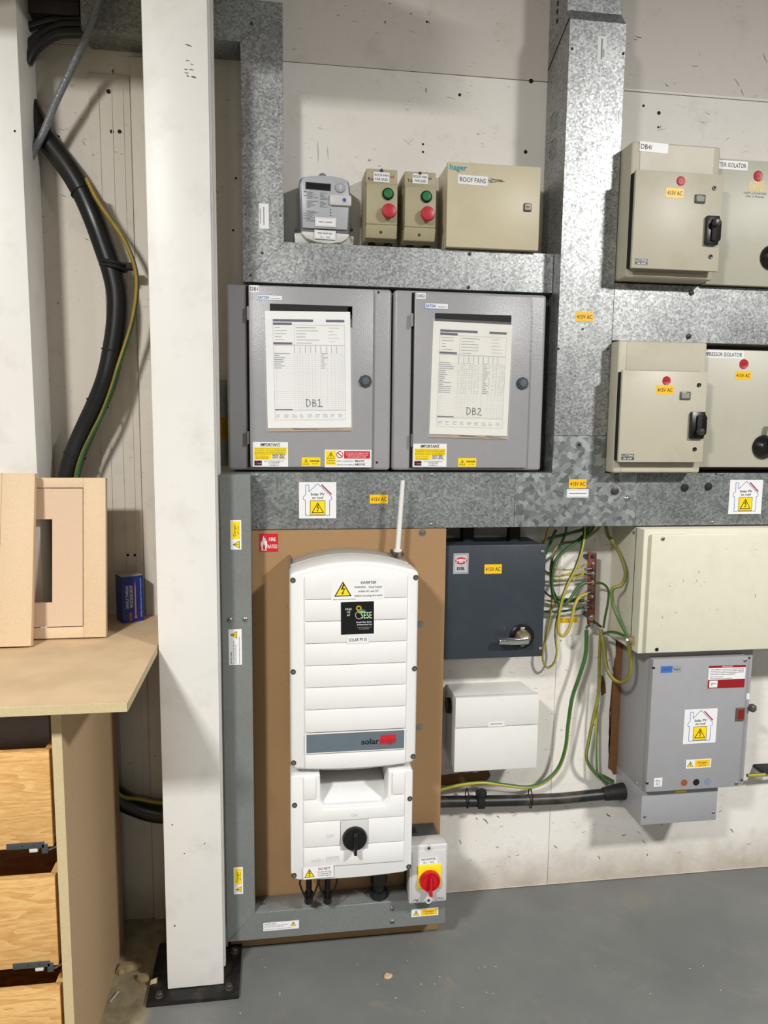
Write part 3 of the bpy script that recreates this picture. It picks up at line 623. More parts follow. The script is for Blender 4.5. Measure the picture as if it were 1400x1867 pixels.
def schedule(label, quad, d, txt, pap, stained, lift, tape, seed):
    """plastic sleeve with its paper schedule; quad = centre px, width, height in metres, turn in degrees"""
    cx, cy, W, H, ang = quad; c = at(cx, cy, d); t = thing('document_sleeve', label, 'document', (c.x, -d, c.z-H/2))
    b = Label(c.x, c.z, d+.0005, W, H, ang)
    if tape:
        tb = MB(); x0, x1, z0, z1 = rect(*tape[0], d); tb.box(x0, x1, d+.0002, d+.0010, z0, z1, BLKM)
        if len(tape) > 1: x0, x1, z0, z1 = rect(*tape[1], d); tb.box(x0, x1, d+.0002, d+.0010, z0, z1, BLKM)
        tb.build('black_tape', t)
    s = Label(c.x, c.z, d+.0016, W, H, ang, pap, step=.0002)
    L_, R_, T_ = -.41*W, .43*W, .445*H
    s.box2(L_, T_-.010, L_+.47*W, T_-.004, NINK); s.box2(L_+.62*W, T_-.010, R_, T_-.004, NINK)
    s.box2(L_, T_-.018, L_+.22*W, T_-.012, NINK); s.box2(L_, .215*H+.001, L_+.22*W, .215*H+.006, NINK); s.box2(L_, -.345*H, L_+.21*W, -.335*H, NINK)
    s.frame(L_, .215*H, R_, T_-.018, .0005, GINK); s.frame(L_, -.34*H, R_, .21*H, .0005, GINK); s.frame(L_, -.43*H, R_, -.35*H, .0005, GINK)
    rnd = random.Random(seed)
    for i in range(6): s.box2(L_+.02*W, T_-.025-.0075*i, L_+.02*W+rnd.uniform(.05, .16)*W, T_-.0238-.0075*i, GINK)
    for i in range(6): s.box2(L_+.27*W, T_-.025-.0075*i, L_+.27*W+rnd.uniform(.1, .3)*W, T_-.0238-.0075*i, GINK)
    for i in range(5): s.box2(L_+.65*W, T_-.025-.0085*i, L_+.65*W+rnd.uniform(.06, .15)*W, T_-.0238-.0085*i, LINK)
    s.line(L_+.25*W, .215*H, L_+.25*W, T_-.018, .0004, GINK)
    xs = [.03, .24, .28, .31, .34, .38, .41, .45, .49, .55, .63, .68, .72, .76, .79, .815]
    for x in xs: s.line(L_+x*W, -.34*H, L_+x*W, .21*H, .00035, LINK)
    for i in range(9): s.box2(L_+(.245+.062*i)*W, .145*H, L_+(.25+.062*i)*W, .205*H, GINK, 1)
    n = 27
    for i in range(n):
        y = .135*H-i*(.475*H/n); s.line(L_, y, R_, y, .00035, LINK)
        if i < (8 if not stained else 16): s.box2(L_+.005*W, y+.0012, L_+rnd.uniform(.06, .2)*W, y+.0026, GINK); s.box2(L_+.56*W, y+.0012, L_+rnd.uniform(.59, .64)*W, y+.0026, GINK)
        if stained and i < 16:
            for x in xs[1:]:
                if rnd.random() < .8: s.box2(L_+(x+.008)*W, y+.0012, L_+(x+.018)*W, y+.0024, GINK)
    for i in range(9):
        for k in range(3): s.box2(L_+(.015+.092*i)*W, (-.385-.012*k)*H, L_+(.015+.092*i+rnd.uniform(.03, .065))*W, (-.382-.012*k)*H, GINK)
    # marker pen
    k = .018; ox, oy = -.035*W, -.315*H
    D_ = [(0, 0), (.02, 1.05), (-.1, 1.0), (.35, .95), (.55, .6), (.5, .25), (.2, .03), (0, 0)]; B_ = [(.85, 0), (.88, 1), (1.25, .85), (1.2, .6), (.9, .52), (1.3, .42), (1.35, .12), (.85, 0)]
    for st in (D_, B_): s.path([(ox+a*k, oy+b_*k) for a, b_ in st], .0016, INK, 3)
    N_ = [[(1.6, .8), (1.85, 1.05), (1.85, .02)], [(1.55, .0), (2.3, 0)]] if txt == 1 else [[(1.6, .75), (1.8, 1.0), (2.05, .85), (1.95, .5), (1.6, .03), (2.3, -.02)]]
    for st in N_: s.path([(ox+a*k, oy+b_*k) for a, b_ in st], .0016, INK, 3)
    s.build('paper_sheet', t)
    # clear sleeve with trapped brown dirt along its bottom
    s = Label(c.x, c.z, d+.0030, W, H, ang, step=.0002)
    P = [(-.5*W, -.5*H-.008), (.5*W, -.5*H-.008)]; 
    for i in range(26): x = .5-i/25; P.append((x*W, -.5*H-.004+max(0, (math.sin(i*.7+seed)+rnd.uniform(-.6, .8))*.0028)*(1 if x > -.28 else .2)))
    bb = bmesh.new(); f = bb.faces.new([bb.verts.new(s.P(x, y, 0)) for x, y in P]); bmesh.ops.triangulate(bb, faces=[f]); s.bm(bb, mat('sleeve_dirt', (176, 150, 112), .6, var=.1)); s.build('dirt_line', t)
    b = Label(c.x, c.z, d+.0034, W+.008, H+.018, ang); b.box2(-W/2-.004, -H/2-.010, W/2+.004, H/2+lift, CLEAR, 0)
    b.build('clear_sleeve', t)
    return t
def clear():
    m = bpy.data.materials.new('clear_film'); m.use_nodes = True; N = m.node_tree.nodes; L = m.node_tree.links; bs = N['Principled BSDF']
    bs.inputs['Base Color'].default_value = (.9, .9, .9, 1); bs.inputs['Roughness'].default_value = .18; bs.inputs['Alpha'].default_value = .13
    n = N.new('ShaderNodeTexNoise'); n.inputs['Scale'].default_value = 14; n.inputs['Detail'].default_value = 5; bp = N.new('ShaderNodeBump'); bp.inputs['Strength'].default_value = .5; bp.inputs['Distance'].default_value = .004
    L.new(n.outputs['Fac'], bp.inputs['Height']); L.new(bp.outputs['Normal'], bs.inputs['Normal']); MATS['clear_film'] = m; return m
CLEAR = clear()
schedule('plastic sleeve with printed schedule marked DB1 in pen, taped to left board door', (563, 675, .213, .290, 1.0), DD, 1, PAPER, False, -.018, [(492, 556, 642, 572), (634, 560, 642, 597)], 1)
schedule('plastic sleeve with stained schedule marked DB2 in pen, taped to right board door', (858, 692, .211, .289, -1.1), DD, 2, PAPERD, True, .006, [(793, 573, 932, 592)], 2)

# ================================================================== METER, STARTERS, FAN BOARD
M0 = .085
t = thing('electricity_meter', 'grey electronic electricity meter with small display standing above the galvanised trunking', 'meter', (at(592, 440, 0).x, -.001, SZ1))
def mp(x, y, d=M0): p = at(530+x/10.77, 295+y/10.77, d); return (p.x, p.z)
GREYM = mat('meter_grey', (168, 170, 176), .3); GREYD = mat('meter_rim', (120, 122, 128), .25); CASE = mat('meter_face', (178, 180, 186), .35, var=.01)
b = MB(); b.prism([mp(75, 1340), mp(95, 1600), mp(1250, 1640), mp(1270, 1400), mp(1160, 1380), mp(200, 1330)], .001, M0-.03, mat('meter_base', (214, 213, 205), .4), .003); b.build('base', t)
O = [mp(195, 1345), mp(160, 400), mp(185, 300), mp(260, 262), mp(450, 235), mp(640, 232), mp(850, 250), mp(1040, 295), mp(1140, 350), mp(1165, 430), mp(1185, 700), mp(1150, 1390)]
b = MB(); b.prism(O, .001, M0-.012, GREYD, .004, 3); b.build('case', t)
cxm = sum(p[0] for p in O)/len(O); czm = sum(p[1] for p in O)/len(O)
b = MB(); b.prism([(cxm+(x-cxm)*.93, czm+(z-czm)*.93) for x, z in O], M0-.013, M0-.004, CASE, .003, 2); b.build('cover', t)
b = MB(); b.prism([mp(205, 1345), mp(215, 1400), mp(300, 1490), mp(520, 1570), mp(760, 1600), mp(1000, 1570), mp(1120, 1500), mp(1160, 1400)], M0-.03, M0-.006, mat('terminal_cover_grey', (208, 208, 204), .4), .003); b.build('terminal_cover', t)
b = MB(); c = mp(640, 215); b.lathe((c[0], -.03, c[1]), (0, -1, 0), [(.0105, 0), (.0105, .02), (.006, .024), (.0001, .024)], GREYD, 20); b.lathe((c[0], -.054, c[1]-.001), (0, -1, 0), [(.003, 0), (.001, .004)], STEEL, 10); b.build('hanging_lug', t)
q = lambda x0, y0, x1, y1: (530+x0/10.77, 295+y0/10.77, 530+x1/10.77, 295+y1/10.77)
s = lab(*q(290, 415, 785, 555), M0-.0038, -1.5, mat('lcd', (26, 30, 28), .15)); s.frame(-.47*s.w, -.4*s.h, .47*s.w, .4*s.h, .0004, DKG); s.build('display', t)
F_ = M0-.0036; rnd = random.Random(4); s = lab(*q(220, 580, 760, 1200), F_, -1.2, None)
for i in range(24):
    y = .46*s.h-i*s.h*.040
    if i in (6, 13, 14): continue
    s.box2(-.45*s.w+rnd.choice((0, .12))*s.w, y, -.45*s.w+rnd.uniform(.25, .6)*s.w, y+.0008, GINK)
    if i < 12: s.box2(.15*s.w, y, .15*s.w+rnd.uniform(.1, .3)*s.w, y+.0008, GINK)
s.text('CE', -.44*s.w, .47*s.h, .003, INK, al='L'); s.build('rating_print', t)
c = mp(975, 500); b = MB(); b.lathe((c[0], -F_, c[1]), (0, -1, 0), [(.0125, 0), (.0115, .004), (.008, .0045), (.0001, .0045)], GREYM, 24); b.lathe((c[0], -F_-.0045, c[1]), (0, -1, 0), [(.0055, 0), (.005, .0015), (.0001, .0015)], PLG, 18)
for dx in (-.0022, .0022): b.lathe((c[0]+dx, -F_-.006, c[1]), (0, -1, 0), [(.001, 0), (.001, .0003)], INK, 8)
b.build('optical_port', t)
x0, x1, z0, z1 = rect(*q(765, 655, 1190, 865), M0); b = MB(); b.box(x0, x1, M0-.004, M0+.004, z0, z1, PLG, .003); sp = b.build('sealing_flap', t)
c = mp(1050, 760); b = MB(); b.lathe((c[0], -M0-.004, c[1]), (0, -1, 0), [(.0075, 0), (.007, .0012), (.0001, .0012)], PLG, 20); b.lathe((c[0], -M0-.0052, c[1]), (0, -1, 0), [(.0048, 0), (.0044, .001), (.0001, .001)], EBLU, 18); b.build('blue_button', t)
for y in (930, 988, 1045): c = mp(785, y); b = MB(); b.lathe((c[0], -F_, c[1]), (0, -1, 0), [(.0014, 0), (.0014, .0006)], INK, 10); b.build('indicator', t)
for x, sg in ((110, 1), (1225, -1)): c0 = mp(x, 1290); b = MB(); b.tube([(c0[0], -.045, c0[1]), (c0[0]+.002*sg, -.055, c0[1]+.012), (c0[0]+.004*sg, -.05, c0[1]+.018)], .0012, STEEL, 6); b.cyl((c0[0], -.04, c0[1]+.004), (0, -1, 0), .004, .008, DSTEEL, 12); b.build('seal_wire', t)
s = lab(*q(475, 1095, 895, 1275), M0-.002, -1); s.text('BOARD 1 & 2 SUB METER', 0, 0, s.h*.14, INK, w=s.w*.62); s.frame(-.46*s.w, -.4*s.h, .46*s.w, .4*s.h, .0003, GINK); s.build('meter_name_label', t)
s = lab(*q(465, 1345, 880, 1520), M0-.002, -1); s.text('FEED FROM DB1', 0, .15*s.h, s.h*.2, INK, w=s.w*.68); s.text('1L1 - 1L3', 0, -.25*s.h, s.h*.2, INK, w=s.w*.44); s.frame(-.46*s.w, -.42*s.h, .46*s.w, .42*s.h, .0003, GINK); s.build('feed_label', t)

def starter(label, l, txt, hand, dx, dy):
    sx = l-667
    def px(x, y, d): return at(x+sx, y+dy, d)
    t = thing('motor_starter', label, 'starter', (at(l+28, 440, 0).x, -.001, SZ1), 'roof fan starters')
    X0, X1 = px(667, 370, .1).x, px(724, 370, .1).x; Zt, Zb = px(695, 308, .1).z, px(695, 434, .1).z
    b = MB(); b.box(X0-.001, X1+.001, .001, .07, Zb-.002, Zt+.001, STARTER, .004); b.build('back_box', t)
    Zl = px(695, 337, .1).z; Zm = px(695, 411, .1).z
    b = MB(); b.box(X0, X1, .07, .1, Zl, Zt, STARTER, .003); b.box(X0, X1, .07, .108, Zm, Zl+.001, STARTER, .004)
    b.hull8([(X0, -.07, Zm-.001), (X1, -.07, Zm-.001), (X1, -.07, Zb), (X0, -.07, Zb)], [(X0, -.108, Zm), (X1, -.108, Zm), (X1, -.096, Zb), (X0, -.096, Zb)], STARTER, .002); b.build('cover', t)
    for (x, y, d) in ((695.5, 311, .1), (694, 423, .1)): screw(t, px(x, y, d), .0042, DSTEEL)
    p = px(707, 354, .108); b = MB(); b.lathe(p, (0, -1, 0), [(.0145, 0), (.0145, .004), (.012, .006), (.0001, .006)], BLK, 24); b.lathe(p+Vector((0, -.006, 0)), (0, -1, 0), [(.0115, 0), (.0105, .003), (.006, .0035), (.0001, .0035)], mat('green_button', (22, 120, 62), .3), 24); b.build('start_button', t)
    p = px(707.5, 388, .108); b = MB(); b.lathe(p, (0, -1, 0), [(.009, 0), (.009, .010), (.0175, .012), (.0185, .017), (.016, .022), (.009, .0235), (.0001, .0235)], mat('red_button', (188, 40, 54), .35), 28); b.build('stop_button', t)
    for gx in (678, 708):
        p = px(gx, 440, .06); b = MB(); b.cyl((p.x, -.05, Zb-.002), (0, 0, -1), .010, .016, BLKM, 10); b.build('cable_gland', t)
    l0, t0, r0, b0 = txt; s = lab(l0, t0, r0, b0, .1005, -1); s.text(hand[0], 0, .2*s.h, s.h*.26, INK, w=s.w*.86); s.text(hand[1], 0, -.23*s.h, s.h*.26, INK, w=s.w*.78); s.build('name_label', t)
    s = lab(l0-10, t0+6, l0, b0, .1001, 0, None); s.text(hand[2], 0, 0, .008, INK, w=s.w, l=1); s2 = lab(r0+1, t0+4, r0+8, b0-6, .1001, 0, None); s2.text(hand[3], 0, 0, .008, hand[4], w=s2.w, l=1)
    s.build('handwriting', t); s2.build('handwriting', t)
    return t
starter('beige fan starter nearer the meter, labelled roof fan far end', 667, (681, 314, 710, 332), ('ROOF FAN', 'FAR END', 'Ro', 'nd', RED), 0, 0)
starter('beige fan starter beside the larger sand coloured box, labelled roof fan this end', 737, (752, 317, 780, 335), ('ROOF FAN', 'THIS END', 'To', 'or', INK), 0, 5)

t = thing('fan_distribution_box', 'sand coloured metal enclosure labelled ROOF FANS above the trunking', 'electrical box', (at(900, 450, 0).x, -.001, SZ1+.002))
HX0, HX1, HZ0, HZ1 = rect(814.5, 299, 984.5, 455, .118); HZ0 = max(HZ0, SZ1+.002)
b = MB(); b.box(HX0+.002, HX1-.002, .001, .1, HZ0+.001, HZ1-.002, HAGER, .002); b.build('body', t)
b = MB(); b.box(HX0, HX1, .102, .118, HZ0, HZ1, HAGER, .003); dr = b.build('door', t)
s = lab(820, 298, 851, 312, .118, -1.2, None); s.text('hager', 0, 0, s.h*.72, TEAL, w=s.w, bold=.015); s.build('maker_name', dr)
tlabel(dr, 835, 320, 889, 337, .118, ['ROOF FANS'], -1.2)
s = lab(889, 322, 922, 336, .118, 0, None); rnd = random.Random(9)
for i in range(16): y = rnd.uniform(-.3, .3)*s.h*(1-i/24); s.line(-.5*s.w+i*.05*s.w, y, -.5*s.w+i*.05*s.w+.2*s.w, y+rnd.uniform(-.1, .1)*s.h, .0012, GINK if i % 2 else INK, 1)
s.build('pen_smudge', dr)
x0, x1, z0, z1 = rect(954.5, 371, 968, 386, .118); b = MB(); b.box(x0, x1, .118, .123, z0, z1, DKG, .002); b.box(x0+.002, x1-.002, .123, .1245, z0+.002, z1-.002, mat('latch_beige', (176, 168, 148), .4), .0006); b.box(x0+.005, x1-.005, .1245, .125, (z0+z1)/2-.001, (z0+z1)/2+.001, INK); b.build('latch', dr)

# ================================================================== BEIGE ISOLATORS
def isolator(label, body, door, DB, dd, logo, vlab, window, handle, screws, plate, toplab, knob_up):
    X0, X1, Z0, Z1, D0 = body; t = thing('isolator_switch', label, 'isolator', ((X0+X1)/2, -D0, Z0))
    b = MB(); b.box(X0, X1, D0, DB, Z0, Z1, BEIGE, .006, 3); b.build('body', t)
    dX0, dX1, dZ0, dZ1 = rect(*door, dd)
    cx0, cx1 = X0+.022, X1-.018
    b = MB(); b.box(cx0, cx1, DB, DB+.0012, dZ1+.002, Z1-.004, BEIGE, .0006, 1); b.build('top_cover', t)
    b = MB(); b.box(cx0, cx1, DB, DB+.0012, Z0+.003, dZ0-.001, BEIGE, .0006, 1); b.build('bottom_cover', t)
    b = MB(); b.box(dX0+.001, dX1-.008, DB+.0002, dd-.008, dZ0+.004, dZ1-.004, GAP); b.build('door_recess', t)
    b = MB(); b.box(dX0, dX1, dd-.010, dd, dZ0, dZ1, BEIGE, .0025, 2); dr = b.build('door', t)
    p = at(*logo, dd); b = MB(); b.lathe(p, (0, -1, 0), [(.0115, 0), (.0105, .0022), (.009, .0018), (.0001, .0018)], mat('red_badge', (190, 36, 48), .4), 28); b.build('round_badge', dr)
    s = Label(p.x, p.z, dd+.002, .02, .02); s.text('GEC', 0, 0, .006, DRED, w=.014, l=1); s.build('badge_letters', dr)
    volt(dr, *vlab, dd)
    x0, x1, z0, z1 = rect(*window, dd); b = MB(); b.box(x0, x1, dd, dd+.004, z0, z1, mat('window_rim', (90, 92, 88), .3), .003, 2); b.box(x0+.004, x1-.004, dd+.004, dd+.0045, z0+.004, z1-.004, mat('window_pane', (150, 152, 142), .1)); b.build('indicator_window', dr)
    x0, x1, z0, z1 = rect(*handle, dd); b = MB(); ch = .006
    b.prism([(x0, z0+.003), (x0+.002, z0), (x1-ch*1.2, z0), (x1-ch*1.0, z0+.008), (x1, z0+.014), (x1, z1-.014), (x1-ch, z1-.006), (x1-ch, z1), (x0+.002, z1), (x0, z1-.003)], dd, dd+.010, BLK, .0015, 2)
    b.build('handle_housing', dr)
    b = MB(); zc = z0+(z1-z0)*(.72 if knob_up else .27); xm = (x0+x1)/2-.001
    b.box(xm-.007, xm+.007, dd+.010, dd+.016, z0+.008, z1-.008, BLKM, .003); b.lathe((xm, -dd-.015, zc), (0, -1, 0), [(.009, 0), (.009, .010), (.0065, .0135), (.0001, .0145)], mat('handle_knob', (60, 56, 54), .35), 22); b.build('handle', dr)
    for x, y in screws: b = MB(); p = at(x, y, dd); b.lathe(p, (0, -1, 0), [(.0055, 0), (.005, .003), (.002, .0032), (.0001, .002)], BLK, 16); b.build('lock_screw', dr)
    s = lab(*plate, dd, 0, INK); s.frame(-.48*s.w, -.46*s.h, .48*s.w, .46*s.h, .0006, WHT); s.text('LUTYENS', 0, .22*s.h, s.h*.24, WHT, w=s.w*.8, bold=.02); s.line(-.45*s.w, 0, .45*s.w, 0, .0006, WHT); s.text('100 AMP', 0, -.25*s.h, s.h*.24, WHT, w=s.w*.7, bold=.02); s.build('rating_plate', dr)
    if toplab: tl, tx = toplab; s = lab(*tl, DB+.0014, -2); s.text(tx, -.46*s.w, 0, s.h*.5, INK, al='L', w=s.w*.4); s.build('name_label', t)
    return t, dr
isolator('upper beige isolator switch with black recessed handle, right of the wide riser', (SX1+.004, at(1307, 390, .205).x, 1.7985, at(1230, 262, .205).z, .001), (1155, 313, 1315, 492), .205, .235,
         (1241, 330), (1214, 343, 1246, 361), (1266, 355, 1285, 371), (1284, 395, 1311, 448), ((1302, 343), (1295, 468)), (1157, 471, 1181, 483), ((1166, 260, 1218, 278), 'DB4/'), True)
isolator('lower beige isolator switch with black recessed handle, above the solar house sticker', (at(1112, 740, .165).x, at(1283, 740, .2).x, LZ1+.003, 1.640, .152), (1131, 676, 1286, 860-17), .2, .228,
         (1215, 694), (1196, 703, 1228, 719), (1239, 714, 1258, 729), (1256, 751, 1285, 800), ((1274, 702), (1266, 819)), (1132, 827, 1156, 839), None, False)

def panel_box(label, X0, Zr, d, nl, ntxt, badge, vl, knob, klab, faded=None):
    t = thing('wide_isolator', label, 'isolator', (1.4, -.001, Zr[0])); X1 = 1.95
    b = MB(); b.box(X0, X1, .001, d-.012, Zr[0]+.002, Zr[1]-.002, BEIGE, .003); b.build('body', t)
    b = MB(); b.box(X0, X1, d-.010, d, Zr[0], Zr[1], PANELB, .003); dr = b.build('door', t)
    s = lab(*nl, d, 0); s.text(ntxt, s.w*.46, 0, s.h*.52, INK, al='R', w=s.w*.93); s.build('name_label', dr)
    p = at(*badge, d); b = MB(); b.lathe(p, (0, -1, 0), [(.0135, 0), (.0125, .0022), (.011, .0018), (.0001, .0018)], MATS['red_badge'], 28); b.build('round_badge', dr)
    s = Label(p.x, p.z, d+.002, .02, .02); s.text('GEC', 0, 0, .007, DRED, w=.017, l=1); s.build('badge_letters', dr)
    if vl: volt(dr, *vl, d)
    if faded:
        s = lab(*faded, d, 0, mat('faded_label', (226, 206, 160), .6, var=.15, scale=200)); s.build('faded_label', dr)
        s = lab(1352, 349, 1400, 361, d, 0, None); s.text('TEST CHARGER', 0, .2*s.h, s.h*.3, GINK, w=s.w*.9, slant=.2, l=1); s.text('ON 3 PHASE', 0, -.3*s.h, s.h*.3, GINK, w=s.w*.7, slant=.2, l=1); s.build('handwriting', dr)
    p = at(*knob, d); r = .033
    b = MB(); b.lathe(p, (0, -1, 0), [(r, 0), (r, .004), (r*.9, .010), (r*.5, .022), (.0001, .023)], BLK, 36)
    b.hull8([(p.x-.006, -d-.012, p.z), (p.x+.008, -d-.012, p.z), (p.x+.024, -d-.030, p.z+.075), (p.x+.008, -d-.030, p.z+.075)], [(p.x-.006, -d-.024, p.z), (p.x+.008, -d-.024, p.z), (p.x+.024, -d-.044, p.z+.075), (p.x+.008, -d-.044, p.z+.075)], BLK, .003)
    k = b.build('rotary_handle', dr)
    if klab: s = Label(p.x-.024, p.z+.001, d+.0095, .01, .012); s.text('0', 0, .003, .004, RED, l=1); s.text('OFF', 0, -.003, .003, RED, l=1); s.build('position_mark', dr)
    return t
panel_box('upper wide beige switch panel with OTTER ISOLATOR label cut off by the upper isolator', at(1307, 390, .205).x+.001, (at(1355, 521, .17).z, at(1355, 291, .17).z), .17, (1300, 293, 1363, 309), 'OTTER ISOLATOR', (1382, 321), None, (1406, 470), False, (1365, 331, 1395, 350))
panel_box('lower wide beige switch panel with COMPRESSOR ISOLATOR label and black rotary handle', at(1283, 740, .2).x+.001, (at(1345, 852, .17).z, at(1345, 638, .17).z), .17, (1270, 639, 1356, 653), 'COMPRESSOR ISOLATOR', (1356, 664), (1340, 677, 1369, 692), (1391, 815), True)
# dark void behind each panel's top and bottom is the wall in shadow

# ================================================================== SOLAR BACKBOARD, INVERTER, SWITCH
t = thing('mdf_backboard', 'tall brown mdf backboard behind the white solar inverter, resting on the floor', 'board', (.17, -.142, 0))
b = MB(); b.box(NX0+.004, at(806, 1330, .16).x, .142, .16, .002, LZ0-.0015, MDF, .0008, 1); b.build('board', t)
for x, y in ((770, 971), (766, 1138), (765, 1325)):
    p = at(x, y, .16); b = MB(); b.lathe(p, (0, -1, 0), [(.0095, 0), (.009, .0015), (.0045, .002), (.004, .004), (.0001, .0042)], STEEL, 20); b.build('washer_screw', t)
s = lab(472.5, 973, 507, 1006, .16, -.5, RED); w, h = s.w, s.h
s.text('FIRE', .2*w, .19*h, h*.2, WHT, w=w*.36, bold=.015); s.text('RATED', .2*w, -.2*h, h*.2, WHT, w=w*.52, bold=.015)
s.poly([(-.36*w, -.38*h), (-.42*w, -.1*h), (-.40*w, .12*h), (-.34*w, 0), (-.33*w, .2*h), (-.25*w, .42*h), (-.22*w, .2*h), (-.17*w, .28*h), (-.15*w, .05*h), (-.09*w, .15*h), (-.08*w, -.15*h), (-.13*w, -.38*h)], WHT, 2)
s.poly([(-.28*w, -.38*h), (-.3*w, -.2*h), (-.25*w, -.02*h), (-.22*w, -.16*h), (-.19*w, -.1*h), (-.18*w, -.38*h)], RED, 3); s.box2(-.4*w, -.43*h, -.1*w, -.39*h, WHT, 2); s.build('fire_rated_label', t)

ID = .335
IX0, IX1 = at(529, 1230, ID-.01).x, at(760, 1230, ID-.01).x
t = thing('solar_inverter', 'large white wall mounted solar inverter with rounded top on the mdf board', 'inverter', ((IX0+IX1)/2, -.16, at(640, 1600, ID).z))
ZTc = at(528, 1048, ID).z; ZTm = at(650, 1026, ID).z; ZU0 = at(640, 1402, ID).z; ZL1 = at(640, 1411, ID).z; ZL0 = at(645, 1600, ID).z
def arc(x0, x1, zc, zm, n=14): return [(x0+(x1-x0)*i/n, zc+(zm-zc)*(1-((2*i/n)-1)**2)) for i in range(n+1)]
up = [(IX1, ZU0+.012), (IX1-.012, ZU0+.002)]+arc(IX1-.04, IX0+.04, ZU0, ZU0-.007, 6)+[(IX0+.012, ZU0+.002), (IX0, ZU0+.012)]+arc(IX0, IX1, ZTc, ZTm+.002)
b = MB(); b.prism(up, .235, ID-.006, INVW, .009, 3); ush = b.build('upper_cover', t)
b = MB(); b.prism([(IX0+.005, ZU0+.03), (IX1-.005, ZU0+.03)]+arc(IX0+.003, IX1-.008, ZTc+.004, ZTm+.006)[::-1], .162, .234, mat('heat_sink_grey', (172, 170, 164), .45, metal=.3), .002); b.build('heat_sink', t)
px0, px1 = at(556, 1230, ID).x, at(741, 1230, ID).x
rows = [at(648, y, ID).z for y in (1092, 1132, 1172, 1212, 1252, 1292)]; zb1, zb0 = at(646, 1334, ID).z, at(646, 1371, ID).z
e = .0008
top = [(px0, rows[0]+e), (px1, rows[0]+e)]+[(x, z-.013) for x, z in arc(px0, px1, ZTc+.006, ZTm, 10)][::-1]
b = MB(); b.prism(top, ID-.010, ID-.0015, INVW2, .0018, 2)
for i in range(5): b.box(px0, px1, ID-.010, ID-.0015, rows[i+1]+e, rows[i]-e, INVW2, .0018, 2)
b.box(px0, px1, ID-.010, ID-.0015, zb1+.002, rows[5]-e, INVW2, .0018, 2)
b.prism([(px0, zb0-.003), (px1, zb0-.003), (px1, ZU0+.006)]+arc(px1, px0, ZU0+.006, ZU0+.001, 8)[1:-1]+[(px0, ZU0+.006)], ID-.010, ID-.0015, INVW2, .0018, 2); b.build('ribbed_panel', ush)
s = Label((px0+px1)/2, (zb0+zb1)/2, ID-.003, px1-px0, zb1-zb0, 0); w, h = s.w, s.h
s.box2(-.5*w, -.5*h, .5*w, .5*h, INVW2, 4); s.box2(-.487*w, -.45*h, .487*w, .45*h, mat('slate_band', (98, 112, 120), .45), 6); s.text('solar', .145*w, -.02*h, h*.27, INK, w=w*.18, l=8, bold=.02)
s.poly([(.235*w, -.2*h), (.38*w, -.2*h), (.41*w, .26*h), (.25*w, .26*h)], RED, 8); s.text('edge', .325*w, 0, h*.27, mat('band_red_dark', (110, 50, 58), .5), w=w*.16, l=9, slant=.2); s.build('brand_band', ush)
# lower lid with the hand recess
LX0, LX1 = at(530, 1520, ID).x, at(752, 1520, ID).x
nx0, nx1 = at(585, 1440, ID).x, at(707, 1440, ID).x; nz = at(646, 1469, ID).z
low = [(LX0+.01, ZL0+.004)]+arc(LX0+.02, LX1-.02, ZL0, ZL0-.005, 8)+[(LX1-.01, ZL0+.004), (LX1, ZL0+.02), (LX1, ZL1-.004), (LX1-.006, ZL1), (nx1+.002, ZL1), (nx1, nz+.014), (nx1-.012, nz), (nx0+.012, nz), (nx0, nz+.014), (nx0-.002, ZL1), (LX0+.006, ZL1), (LX0, ZL1-.004), (LX0, ZL0+.02)]
b = MB(); b.prism(low, .262, ID-.006, INVW, .006, 3); lsh = b.build('lower_cover', t)
b = MB(); b.box(LX0+.01, nx0-.004, .162, .263, ZL0+.02, ZL1-.002, INVW); b.box(nx1+.004, LX1-.01, .162, .263, ZL0+.02, ZL1-.002, INVW); b.box(nx0-.004, nx1+.004, .162, .263, ZL0+.02, nz+.020, INVW, .004)
b.hull8([(nx0-.004, -.262, nz+.020), (nx1+.004, -.262, nz+.020), (nx1+.004, -.262, nz-.01), (nx0-.004, -.262, nz-.01)], [(nx0+.004, -.31, nz+.004), (nx1-.004, -.31, nz+.004), (nx1-.004, -.31, nz-.01), (nx0+.004, -.31, nz-.01)], INVW, .001); b.build('lower_housing', t)
lr = [at(646, y, ID).z for y in (1455, 1495.5, 1541, 1578)]
b = MB(); X0_, X1_ = at(554, 1520, ID).x, at(737, 1520, ID).x
zk0, zk1 = at(646, 1548, ID).z, at(646, 1497, ID).z; kx0, kx1 = at(621, 1523, ID).x, at(671, 1523, ID).x
b.box(X0_, nx0-.012, ID-.010, ID-.002, lr[0]+e, ZL1-.005, INVW2, .0015, 2); b.box(nx1+.012, X1_, ID-.010, ID-.002, lr[0]+e, ZL1-.005, INVW2, .0015, 2)
b.prism([(X0_, lr[1]+e), (X1_, lr[1]+e), (X1_, lr[0]-e), (nx1+.010, lr[0]-e), (nx1-.006, nz-.008), (nx0+.006, nz-.008), (nx0-.010, lr[0]-e), (X0_, lr[0]-e)], ID-.010, ID-.002, INVW2, .0015, 2)
b.box(X0_, kx0-.0005, ID-.010, ID-.002, lr[2]+e, lr[1]-e, INVW2, .0015, 2); b.box(kx1+.0005, X1_, ID-.010, ID-.002, lr[2]+e, lr[1]-e, INVW2, .0015, 2)
b.box(X0_, X1_, ID-.010, ID-.002, lr[3]+e, lr[2]-e-.001, INVW2, .0015, 2); b.build('ribbed_panel', lsh)
b = MB(); b.box(kx0, kx1, ID-.006, ID+.0005, zk0, zk1, PLG, .001); kp = b.build('switch_plate', lsh)
